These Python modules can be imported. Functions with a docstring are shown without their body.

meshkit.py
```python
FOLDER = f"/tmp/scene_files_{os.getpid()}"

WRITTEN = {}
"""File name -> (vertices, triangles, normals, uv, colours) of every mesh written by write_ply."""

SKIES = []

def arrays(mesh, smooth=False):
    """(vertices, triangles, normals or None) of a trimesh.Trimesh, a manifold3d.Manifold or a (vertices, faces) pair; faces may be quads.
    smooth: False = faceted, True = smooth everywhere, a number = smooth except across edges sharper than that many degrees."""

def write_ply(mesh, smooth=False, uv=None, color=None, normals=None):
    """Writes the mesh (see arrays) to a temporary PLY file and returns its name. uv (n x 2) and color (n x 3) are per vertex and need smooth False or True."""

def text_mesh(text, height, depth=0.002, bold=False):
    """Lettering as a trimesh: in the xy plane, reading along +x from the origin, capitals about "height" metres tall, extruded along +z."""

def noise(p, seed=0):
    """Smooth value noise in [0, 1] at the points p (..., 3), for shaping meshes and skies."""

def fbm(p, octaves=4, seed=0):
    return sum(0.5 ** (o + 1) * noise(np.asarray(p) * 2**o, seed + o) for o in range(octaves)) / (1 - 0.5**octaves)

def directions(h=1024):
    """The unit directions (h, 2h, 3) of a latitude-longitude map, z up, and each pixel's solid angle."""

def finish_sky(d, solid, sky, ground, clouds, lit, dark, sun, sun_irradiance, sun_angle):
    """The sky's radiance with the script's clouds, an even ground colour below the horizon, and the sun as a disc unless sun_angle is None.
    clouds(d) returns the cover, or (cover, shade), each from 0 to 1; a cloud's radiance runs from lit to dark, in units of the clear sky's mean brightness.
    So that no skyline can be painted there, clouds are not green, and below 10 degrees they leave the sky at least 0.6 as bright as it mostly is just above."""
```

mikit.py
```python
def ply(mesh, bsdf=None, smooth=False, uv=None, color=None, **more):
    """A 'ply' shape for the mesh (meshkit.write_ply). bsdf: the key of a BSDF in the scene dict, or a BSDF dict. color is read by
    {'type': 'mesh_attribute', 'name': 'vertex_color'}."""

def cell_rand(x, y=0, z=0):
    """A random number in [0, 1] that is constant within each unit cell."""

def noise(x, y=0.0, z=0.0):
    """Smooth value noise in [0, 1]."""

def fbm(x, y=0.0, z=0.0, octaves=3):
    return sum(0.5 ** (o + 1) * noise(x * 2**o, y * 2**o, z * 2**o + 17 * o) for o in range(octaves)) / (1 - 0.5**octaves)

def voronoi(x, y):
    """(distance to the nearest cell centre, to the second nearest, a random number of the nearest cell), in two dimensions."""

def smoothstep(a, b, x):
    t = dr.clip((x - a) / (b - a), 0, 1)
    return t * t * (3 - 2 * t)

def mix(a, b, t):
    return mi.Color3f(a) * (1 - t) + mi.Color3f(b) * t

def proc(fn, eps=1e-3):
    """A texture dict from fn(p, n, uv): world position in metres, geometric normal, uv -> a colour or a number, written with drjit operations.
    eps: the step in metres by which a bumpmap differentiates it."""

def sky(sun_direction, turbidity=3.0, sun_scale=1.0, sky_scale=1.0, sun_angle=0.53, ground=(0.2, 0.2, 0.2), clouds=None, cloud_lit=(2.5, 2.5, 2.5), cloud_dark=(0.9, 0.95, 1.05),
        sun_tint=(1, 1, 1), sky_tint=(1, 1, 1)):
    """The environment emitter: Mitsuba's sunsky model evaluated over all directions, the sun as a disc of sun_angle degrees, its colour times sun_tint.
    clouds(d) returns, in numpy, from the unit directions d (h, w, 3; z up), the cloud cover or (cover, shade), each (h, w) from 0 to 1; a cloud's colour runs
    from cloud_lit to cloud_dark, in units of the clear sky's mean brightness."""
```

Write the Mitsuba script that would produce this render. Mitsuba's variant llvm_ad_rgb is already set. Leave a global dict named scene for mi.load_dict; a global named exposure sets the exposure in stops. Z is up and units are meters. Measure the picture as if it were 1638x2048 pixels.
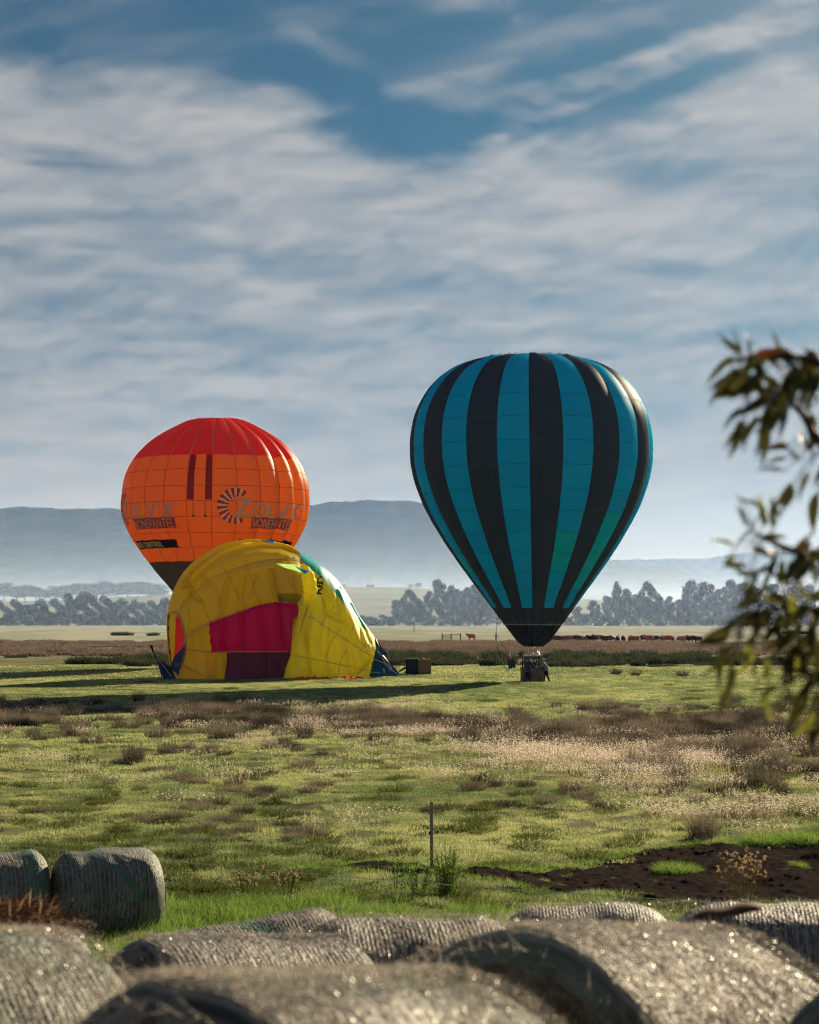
import math, random
import numpy as np, trimesh, manifold3d as m3, shapely, mitsuba as mi, drjit as dr
from shapely.geometry import Polygon, LineString, box as sbox
from scipy.interpolate import PchipInterpolator
import mikit, meshkit
from mikit import noise, fbm, smoothstep, mix, proc, voronoi, cell_rand

T = mi.ScalarTransform4f
scene, labels = {}, {}
rng = np.random.default_rng(7)
random.seed(7)

# ---------------------------------------------------------------- camera, sky, exposure
F, CU, CV, HOR = 3600.0, 819.0, 1024.0, 1232.0       # focal length and centre in photograph pixels, row of the horizon
CAM = np.array([0.0, 0.0, 5.0])
PITCH = math.atan((HOR - CV) / F)
FWD = np.array([0, math.cos(PITCH), math.sin(PITCH)])
UPV = np.array([0, -math.sin(PITCH), math.cos(PITCH)])
exposure = 3.42
SUN = np.array([math.sin(math.radians(35.5)) * math.cos(math.radians(24)), math.cos(math.radians(35.5)) * math.cos(math.radians(24)), math.sin(math.radians(24))])

scene['haze_medium'] = {'type': 'homogeneous', 'albedo': {'type': 'rgb', 'value': [0.70, 0.81, 1.0]},
                        'sigma_t': {'type': 'rgb', 'value': [1.6e-5, 2.6e-5, 5.0e-5]}, 'phase': {'type': 'hg', 'g': 0.35}}
scene['camera'] = {'type': 'thinlens', 'fov': 2 * math.degrees(math.atan(CU / F)), 'fov_axis': 'x', 'near_clip': 0.1, 'far_clip': 40000.0,
                   'aperture_radius': 0.0088, 'focus_distance': 120.0, 'to_world': T().look_at(CAM.tolist(), (CAM + FWD).tolist(), [0, 0, 1]),
                   'medium': {'type': 'ref', 'id': 'haze_medium'}}


def clouds(d):
    x, y, z = d[..., 0], d[..., 1], np.clip(d[..., 2], 0, 1)
    az, el = np.degrees(np.arctan2(x, y)), np.degrees(np.arcsin(z))
    q = 1 / (z + 0.13)
    px, py = x * q, y * q                      # the cloud sheet overhead, seen in perspective

    def n3(a, b, c, o=5):
        return meshkit.fbm(np.stack([a, b, 0 * a + c], -1), o, int(c * 10))
    w1, w2 = n3(px * 1.1, py * 1.1, 0.5, 4) - 0.5, n3(px * 1.1 + 9, py * 1.1, 0.6, 4) - 0.5
    f1, f2 = n3(px * 5, py * 5, 0.7, 4) - 0.5, n3(px * 5 + 9, py * 5, 0.8, 4) - 0.5
    U, V = CU + F * np.radians(az) + 170 * w1 + 90 * f1, HOR - F * np.radians(el) + 120 * w2 + 70 * f2

    def along(deg, lu, lv, c, o=5):            # streaks drawn out along a direction, in degrees of sky
        t = math.radians(deg)
        a, b = az * math.cos(t) + el * math.sin(t) + 1.7 * w1 + 1.1 * f1, -az * math.sin(t) + el * math.cos(t) + 1.3 * w2 + 0.9 * f2
        return n3(a / lu, b / lv, c, o)

    def blob(u, v, ru, rv, rot=0.0):
        t = math.radians(rot)
        a, b = (U - u) * math.cos(t) - (V - v) * math.sin(t), (U - u) * math.sin(t) + (V - v) * math.cos(t)
        return np.exp(-(a / ru) ** 2 - (b / rv) ** 2) * (y > 0)
    edge = PchipInterpolator([-30000, -2000, 0, 250, 450, 580, 650, 760, 860, 1000, 1200, 1400, 1640, 4000, 30000], [120, 120, 140, 160, 180, 208, 262, 300, 322, 300, 250, 200, 150, 120, 120])(U)
    band = V - edge
    s1, s2, s3 = 0.5 * along(-9, 6.0, 0.50, 1.1) + 0.5 * along(11, 5.0, 0.42, 1.15), along(14, 6.0, 0.50, 1.2), along(2, 4.5, 0.34, 1.3)
    fine = 0.5 * along(24, 1.6, 0.28, 1.4, 4) + 0.5 * along(6, 2.6, 0.22, 1.45, 4)
    puff = n3(px * 9 + 3 * f1, py * 9, 1.5, 4)
    sheet = smooth(band + 75 * (puff - 0.5) + 40 * (fine - 0.5), -20, 80) * (0.80 + 1.15 * (s1 - 0.44) + 0.45 * (s3 - 0.5) + 1.1 * (fine - 0.5) + 0.50 * (puff - 0.5)) + 0.30 * smooth(band, -20, 90) * (1 - smooth(band, 60, 360))
    wisps = (1 - smooth(band, -20, 80)) * (0.75 * smooth(0.65 * s2 + 0.35 * puff, 0.44, 0.70) + 0.30 * smooth(0.5 * fine + 0.5 * puff, 0.44, 0.74) + 0.10)
    wisps = wisps * (0.30 + 1.1 * smooth(U, 500, 1500))
    n = sheet + wisps
    n = n + 0.50 * blob(1090, 100, 260, 26, 13) + 0.40 * blob(640, 110, 100, 24, -30) + 0.40 * blob(1560, 100, 130, 170, 40) + 0.30 * blob(1180, 380, 70, 60, 40) + 0.18 * blob(1480, 250, 200, 60, 20)
    n = n - 0.55 * blob(1340, 335, 150, 42, 4) - 0.5 * blob(760, 225, 230, 40, -24) - 0.3 * blob(950, 275, 120, 30, 10) - 0.25 * blob(250, 560, 260, 30, 0) - 0.20 * blob(560, 690, 300, 26, 0) - 0.22 * blob(700, 830, 200, 26, 4) - 0.3 * blob(150, 345, 160, 22, -6)
    low = 1 - smooth(el, 0.5, 9.0)
    n = n * (1 - 0.80 * low) + 1.25 * low
    n = np.clip(n, 0, 2)
    cover = 0.93 * (1 - np.exp(-1.35 * n ** 1.35))
    shade = np.clip(0.80 - 0.50 * n + 0.7 * (0.5 - s3) + 1.0 * (0.5 - puff) + 0.9 * (0.5 - fine), 0, 1)
    return cover, shade * (1 - 0.80 * low)


def smooth(x, a, b):
    t = np.clip((x - a) / (b - a), 0, 1)
    return t * t * (3 - 2 * t)


scene['sky'] = mikit.sky(SUN.tolist(), turbidity=3.2, sun_scale=0.85, sky_scale=0.50, sky_tint=(0.054, 0.160, 0.217), sun_tint=(0.90, 0.96, 1.06), ground=(0.12, 0.13, 0.09),
                         clouds=clouds, cloud_lit=(8.5, 8.2, 7.7), cloud_dark=(4.2, 4.75, 5.1))


def P(u, v, y):                    # the point at depth y that a pixel of the photograph shows
    d = FWD + np.array([1, 0, 0]) * ((u - CU) / F) + UPV * ((CV - v) / F)
    return CAM + d * (y / d[1])


def G(u, v, z=0.0):                # the point of the plain that a pixel shows
    d = FWD + np.array([1, 0, 0]) * ((u - CU) / F) + UPV * ((CV - v) / F)
    return CAM + d * ((z - CAM[2]) / d[2])


# ---------------------------------------------------------------- helpers
def rgb(r, g, b):
    return {'type': 'rgb', 'value': [r, g, b]}


def diffuse(key, c, rough=0.8, spec=0.2):
    scene[key] = {'type': 'twosided', 'bsdf': {'type': 'principled', 'base_color': c if isinstance(c, dict) else rgb(*c), 'roughness': rough, 'specular': spec}}
    return key


def thin(key, c, dt=0.8, rough=0.6, eta=1.3, spec=0.0):
    scene[key] = {'type': 'principledthin', 'base_color': c if isinstance(c, dict) else rgb(*c), 'roughness': rough, 'diff_trans': dt, 'eta': eta, 'spec_trans': 0.0}
    return key


def add(key, mesh, bsdf, smooth=False, to_world=None, **kw):
    d = mikit.ply(mesh, bsdf, smooth, **kw)
    if to_world is not None:
        d['to_world'] = to_world
    assert key not in scene, key
    scene[key] = d
    return key


COUNT = {}


def num(name):                     # name, name_001, name_002 ...
    k = COUNT.get(name, 0)
    COUNT[name] = k + 1
    return name if k == 0 else f'{name}_{k:03d}'


ORD = ['first', 'second', 'third', 'fourth', 'fifth', 'sixth', 'seventh', 'eighth', 'ninth', 'tenth', 'eleventh', 'twelfth', 'thirteenth', 'fourteenth', 'fifteenth', 'sixteenth', 'seventeenth', 'eighteenth', 'nineteenth', 'twentieth', 'twenty-first', 'twenty-second', 'twenty-third', 'twenty-fourth', 'twenty-fifth']


def thing(name, label, cat, group=None, kind=None):
    key = num(name)
    labels[key] = {'label': label, 'category': cat}
    if group: labels[key]['group'] = group
    if kind: labels[key]['kind'] = kind
    return key


def part(parent, name, mesh, bsdf, smooth=False, **kw):
    return add(num(f'{parent}__{name}'), mesh, bsdf, smooth, **kw)


def cat(ms):
    return trimesh.util.concatenate(ms)


def tube(pts, radii, sides=6, caps=True):
    p = np.asarray(pts, float)
    r = np.broadcast_to(radii, (len(p),))
    t = np.gradient(p, axis=0)
    t /= np.linalg.norm(t, axis=1, keepdims=True) + 1e-12
    ref = np.array([0, 0, 1.0]) if abs(t[:, 2]).mean() < 0.8 else np.array([1.0, 0, 0])
    a = np.cross(t, ref); a /= np.linalg.norm(a, axis=1, keepdims=True) + 1e-12
    b = np.cross(t, a)
    ang = np.arange(sides) * 2 * np.pi / sides
    v = p[:, None] + r[:, None, None] * (np.cos(ang)[None, :, None] * a[:, None] + np.sin(ang)[None, :, None] * b[:, None])
    i, j = np.meshgrid(np.arange(len(p) - 1), np.arange(sides), indexing='ij')
    q = np.stack([i * sides + j, i * sides + (j + 1) % sides, (i + 1) * sides + (j + 1) % sides, (i + 1) * sides + j], -1).reshape(-1, 4)
    f = np.vstack([q[:, [0, 2, 1]], q[:, [0, 3, 2]]])
    v = v.reshape(-1, 3)
    if caps:
        n = len(v)
        v = np.vstack([v, p[:1], p[-1:]])
        k = np.arange(sides)
        f = np.vstack([f, np.stack([k, (k + 1) % sides, k * 0 + n], 1), np.stack([(k + 1) % sides + n - sides, k + n - sides, k * 0 + n + 1], 1)])
    return trimesh.Trimesh(v, f, process=False)


def grid_faces(nr, nc, wrap=False):
    i, j = np.meshgrid(np.arange(nr - 1), np.arange(nc if wrap else nc - 1), indexing='ij')
    j2 = (j + 1) % nc
    q = np.stack([i * nc + j, i * nc + j2, (i + 1) * nc + j2, (i + 1) * nc + j], -1).reshape(-1, 4)
    return q


def tri(q):
    return np.vstack([q[:, [0, 1, 2]], q[:, [0, 2, 3]]])


def box(cx, cy, cz, sx, sy, sz, rz=0.0, bevel=0.0):
    if bevel:
        h = np.array([sx, sy, sz]) / 2 - bevel
        pts = [np.array([a, b, c]) * h for a in (-1, 1) for b in (-1, 1) for c in (-1, 1)]
        m = m3.Manifold.batch_hull([m3.Manifold.sphere(bevel, 8).translate(p.tolist()) for p in pts]).to_mesh()
        t = trimesh.Trimesh(m.vert_properties[:, :3], m.tri_verts, process=False)
    else:
        t = trimesh.creation.box((sx, sy, sz))
    M = trimesh.transformations.rotation_matrix(rz, [0, 0, 1]); M[:3, 3] = (cx, cy, cz)
    t.apply_transform(M)
    return t


def blades(base, height, lean, width, r, segs=2, droop=0.35):
    """Grass blades as tapering strips: base (n,3), height (n,), lean (n,2) sideways travel of the tip, width (n,)."""
    n = len(base)
    ang = r.uniform(0, 2 * np.pi, n)
    side = np.stack([np.cos(ang), np.sin(ang), 0 * ang], 1) * (width / 2)[:, None]
    rows = []
    for k in range(segs + 1):
        t = k / segs
        c = base.copy()
        c[:, :2] += lean * (t ** 1.7)[..., None] if np.ndim(t) else lean * t ** 1.7
        c[:, 2] += height * (t - droop * t * t * np.linalg.norm(lean, axis=1) / (height + 1e-6) * 0.5)
        if k == segs:
            rows.append(c[:, None])
        else:
            w = 1 - 0.35 * t
            rows.append(np.stack([c - side * w, c + side * w], 1))
    v = np.concatenate(rows, 1)
    m = v.shape[1]
    f = []
    for k in range(segs - 1):
        a = 2 * k
        f += [[a, a + 1, a + 3], [a, a + 3, a + 2]]
    a = 2 * (segs - 1)
    f.append([a, a + 1, a + 2])
    f = np.array(f)
    return trimesh.Trimesh(v.reshape(-1, 3), (f[None] + (np.arange(n) * m)[:, None, None]).reshape(-1, 3), process=False)


def leaf_quads(centres, size, r, aspect=0.6, facing=None):
    """Small randomly turned quads (leaf clumps)."""
    n = len(centres)
    d = r.normal(size=(n, 3)); d /= np.linalg.norm(d, axis=1, keepdims=True)
    if facing is not None:
        f_ = facing + 0.45 * r.normal(size=(n, 3))
        d = np.cross(f_, d); d /= np.linalg.norm(d, axis=1, keepdims=True)
        e = np.cross(f_, d)
    else:
        e = np.cross(d, r.normal(size=(n, 3)))
    e /= np.linalg.norm(e, axis=1, keepdims=True)
    d, e = d * size[:, None], e * (size * aspect)[:, None]
    v = np.stack([centres - d, centres + e, centres + d, centres - e], 1).reshape(-1, 3)
    f = np.array([[0, 1, 2], [0, 2, 3]])
    return trimesh.Trimesh(v, (f[None] + (np.arange(n) * 4)[:, None, None]).reshape(-1, 3), process=False)
# ---------------------------------------------------------------- land
BANK = PchipInterpolator([-60, -5, 0, 6, 9.3, 11, 14, 17, 21, 25, 28, 40, 2e4], [3.6, 3.5, 3.35, 2.58, 2.0, 1.75, 1.27, 0.85, 0.4, 0.1, 0.0, 0, 0])


def land(x, y):
    x, y = np.asarray(x, float), np.asarray(y, float)
    near = smooth(y, 22, 32)
    h = BANK(y)
    p = np.stack([x, y, 0 * x], -1)
    h = h + near * (1 - smooth(y, 90, 150)) * 0.30 * (meshkit.fbm(p * [0.75, 0.55, 1], 3, 3) - 0.5)
    h = h + near * (1 - smooth(y, 230, 420)) * 0.34 * (meshkit.fbm(p * [0.11, 0.085, 1], 3, 8) - 0.5)
    return h


def ground_at(u, v):
    p = G(u, v)
    for _ in range(4):
        p = G(u, v, float(land(p[0], p[1])))
    return p


ys = [-60, -40, -25] + list(np.arange(-14, 24, 1.0))
y = 24.0
while y < 10000:
    ys.append(y); y += max(0.22, 0.0085 * y)
ys = np.array(ys)
s = np.linspace(-1, 1, 221)
wid = 0.27 * np.clip(ys, 0, None) + 12
X = np.concatenate([-(ys[:, None] * 0 + 9000), -(wid[:, None] * 1.6 + 60), s[None] * wid[:, None], wid[:, None] * 1.6 + 60, ys[:, None] * 0 + 9000], 1)
Y = np.repeat(ys[:, None], X.shape[1], 1)
Zg = land(X, Y)


def ground_col(p, n, uv):
    x, y = p.x, p.y
    a = fbm(x * 0.35, y * 0.25, 0.0, 4)
    b = fbm(x * 2.1, y * 1.2, 5.0, 3)
    far = smoothstep(150.0, 420.0, y)
    green = mix([0.050, 0.062, 0.020], [0.125, 0.130, 0.048], smoothstep(0.3, 0.7, a * 0.6 + b * 0.4))
    straw = fbm(x * 0.08, y * 0.02, 2.0, 3)
    pale = mix([0.22, 0.25, 0.17], [0.31, 0.31, 0.23], smoothstep(0.4, 0.6, straw))
    brown = mix([0.10, 0.075, 0.055], [0.15, 0.11, 0.085], b)
    c = mix(green, pale, far)
    e = (fbm(x * 0.03, 3.0, 1.0, 2) - 0.5) * 26.0
    c = mix(c, brown, smoothstep(222.0, 240.0, y + e) * (1 - smoothstep(318.0, 335.0, y + e)) * (0.75 + 0.25 * b))
    return mix(c, [0.05, 0.045, 0.025], 1 - smoothstep(24.0, 30.0, y))


scene['ground_mat'] = {'type': 'twosided', 'bsdf': {'type': 'principled', 'base_color': proc(ground_col), 'roughness': 0.95, 'specular': 0.1}}
add('ground', (np.stack([X, Y, Zg], -1).reshape(-1, 3), grid_faces(*X.shape)), 'ground_mat', True)
labels['ground'] = {'label': 'flat green and straw coloured paddock reaching from the hay bales to the far trees', 'category': 'ground', 'kind': 'structure'}

# bare soil of the track between the grass and the bales
SOIL_PX = [[(585, 1753), (610, 1745), (690, 1742), (790, 1745), (880, 1753), (1000, 1754), (1060, 1750), (1140, 1736), (1250, 1716), (1400, 1700), (1500, 1700), (1700, 1690), (1900, 1690),
            (1900, 1830), (1640, 1830), (1420, 1815), (1250, 1800), (1100, 1786), (980, 1772), (860, 1763), (700, 1760), (600, 1759)]]
SOIL = shapely.union_all([Polygon([G(u, v)[:2] for u, v in q]) for q in SOIL_PX])


def on_soil(x, y, grow=0.0):
    jig = 0.9 * (meshkit.fbm(np.stack([np.asarray(x) * 1.1, np.asarray(y) * 1.1, 0 * np.asarray(x)], -1), 3, 4) - 0.5)
    return shapely.contains_xy(SOIL.buffer(grow), np.asarray(x) + jig, np.asarray(y) + jig)


x0, y0, x1, y1 = SOIL.bounds
gx, gy = np.meshgrid(np.arange(x0 - 0.5, min(x1, 12), 0.055), np.arange(y0 - 0.5, y1 + 0.5, 0.075))
pp = np.stack([gx, gy, 0 * gx], -1)
clod = np.abs(meshkit.fbm(pp * [6, 5, 1], 4, 9) - 0.5) * 0.17 + 0.08 * (meshkit.noise(pp * [1.4, 1.2, 1], 2) - 0.3)
q = grid_faces(*gx.shape)
keep = on_soil(gx, gy).ravel()[q].all(1)
soil = trimesh.Trimesh(np.stack([gx, gy, land(gx, gy) + 0.015 + clod], -1).reshape(-1, 3), tri(q[keep]), process=False)
soil.remove_unreferenced_vertices()
scene['soil_mat'] = {'type': 'twosided', 'bsdf': {'type': 'diffuse', 'reflectance': proc(lambda p, n, uv: mix([0.008, 0.007, 0.0065], [0.040, 0.031, 0.027], fbm(p.x * 9, p.y * 9, p.z * 9, 4)))}}
add('bare_soil', soil, 'soil_mat', True)
labels['bare_soil'] = {'label': 'strip of dark cloddy bare earth between the mown grass and the foreground', 'category': 'soil', 'kind': 'structure'}


# hills: a front slope rising from the foot at y0 to the crest line at y1, then falling away behind
def hill(name, label, crest_px, yc, depth, mat, rough=0.0, foot=0.0, bump=0.03, seed=0, ease=1.6):
    uu = np.array([c[0] for c in crest_px], float); vv = np.array([c[1] for c in crest_px], float)
    us = np.linspace(uu[0], uu[-1], 420)
    cv = PchipInterpolator(uu, vv)(us)
    xs = (us - CU) / F * yc
    top = np.array([P(u, v, yc)[2] for u, v in zip(us, cv)])
    t = np.concatenate([np.linspace(0, 1, 46), np.linspace(1.03, 1.6, 12)])
    TT, XX = np.meshgrid(t, xs, indexing='ij')
    prof = np.where(TT <= 1, smooth(TT, -0.15, 1.0) ** ease, 1 - 0.9 * np.clip(TT - 1, 0, 1) ** 1.5)
    prof = prof - np.where(TT <= 1, (smooth(0.0, -0.15, 1.0) ** ease) * (1 - TT), 0)
    YY = yc - depth + depth * TT
    pn = np.stack([XX / depth * 6, YY / depth * 4, 0 * XX], -1)
    gully = (meshkit.fbm(pn, 4, seed) - 0.5) * bump * 2
    ZZ = top[None] * np.clip(prof + gully * np.sin(np.pi * np.clip(TT, 0, 1)) ** 0.7, -0.02, 2)
    # tree canopy roughness on the crest
    ZZ = ZZ + rough * (meshkit.fbm(np.stack([XX / (rough * 4 + 1), YY / (rough * 12 + 1), 0 * XX], -1), 3, seed + 1) - 0.5) * np.clip(TT * 3, 0, 1) if rough else ZZ
    XX = XX * (YY / yc * 0.35 + 0.65)
    add(name, (np.stack([XX, YY, ZZ - 1.5], -1).reshape(-1, 3), grid_faces(*XX.shape)), mat, True)
    labels[name] = {'label': label, 'category': 'hill', 'kind': 'structure'}


scene['forest_hill_mat'] = {'type': 'twosided', 'bsdf': {'type': 'diffuse', 'reflectance': proc(lambda p, n, uv: mix([0.018, 0.030, 0.020], [0.050, 0.065, 0.036], fbm(p.x / 60, p.y / 150, p.z / 30, 4)))}}
scene['pasture_hill_mat'] = {'type': 'twosided', 'bsdf': {'type': 'diffuse', 'reflectance': proc(lambda p, n, uv: mix(mix([0.16, 0.17, 0.075], [0.21, 0.20, 0.10], fbm(p.x / 40, p.y / 60, 0.0, 3)), [0.10, 0.115, 0.055], 0.5 * smoothstep(0.55, 0.75, fbm(p.x / 25, p.y / 9, 4.0, 3))))}}
hill('plateau_hill', 'long flat topped blue wooded range behind the balloons', [(-900, 1030), (-300, 1012), (0, 1018), (60, 1016), (150, 1020), (240, 1022), (330, 1018), (430, 1010), (540, 1012), (620, 1013), (690, 1006), (760, 1005), (830, 1008), (870, 1015), (930, 1036), (1000, 1062), (1080, 1092), (1150, 1107), (1215, 1122), (1260, 1130), (1330, 1142), (1400, 1162), (1500, 1190), (1640, 1215), (1900, 1226)],
     5600, 2600, 'forest_hill_mat', rough=16, seed=3)
hill('back_hill', 'faint far blue ridge low behind the right hand trees', [(900, 1160), (1100, 1128), (1240, 1121), (1330, 1117), (1400, 1118), (1450, 1110), (1540, 1104), (1700, 1102), (2000, 1110), (2500, 1130)], 8200, 2200, 'forest_hill_mat', rough=14, seed=5)
hill('wooded_foothill', 'hazy low foothill spur below the range between the balloons', [(300, 1222), (480, 1180), (600, 1150), (720, 1132), (820, 1128), (900, 1121), (980, 1117), (1060, 1125), (1160, 1150), (1300, 1190), (1450, 1218)], 3900, 1300, 'forest_hill_mat', rough=10, seed=8)
hill('pasture_hill', 'pale green grazed rise behind the tree line between the balloons', [(-900, 1210), (-200, 1202), (60, 1199), (150, 1197), (260, 1190), (330, 1187), (450, 1180), (600, 1173), (700, 1171), (780, 1172), (860, 1175), (980, 1184), (1100, 1192), (1200, 1197), (1320, 1203), (1500, 1212), (1800, 1220)], 1750, 620, 'pasture_hill_mat', seed=11, bump=0.02, ease=1.0)
# ---------------------------------------------------------------- upright balloons
def fabric(key, c, dt, rough=0.45, spec=0.0):
    """Coated nylon: light passes through it (dt) and the outer face has a soft sheen."""
    if not spec:
        return thin(key, c, dt, rough, 1.35)
    thin(key + '_cloth', c, dt, rough, 1.35)
    scene[key + '_gloss'] = {'type': 'twosided', 'bsdf': {'type': 'roughplastic', 'diffuse_reflectance': rgb(*[x * (1 - dt / 2) for x in c]), 'alpha': 0.22, 'int_ior': 1.45}}
    scene[key] = {'type': 'blendbsdf', 'weight': spec, 'first': {'type': 'ref', 'id': key + '_cloth'}, 'second': {'type': 'ref', 'id': key + '_gloss'}}
    return key


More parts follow.
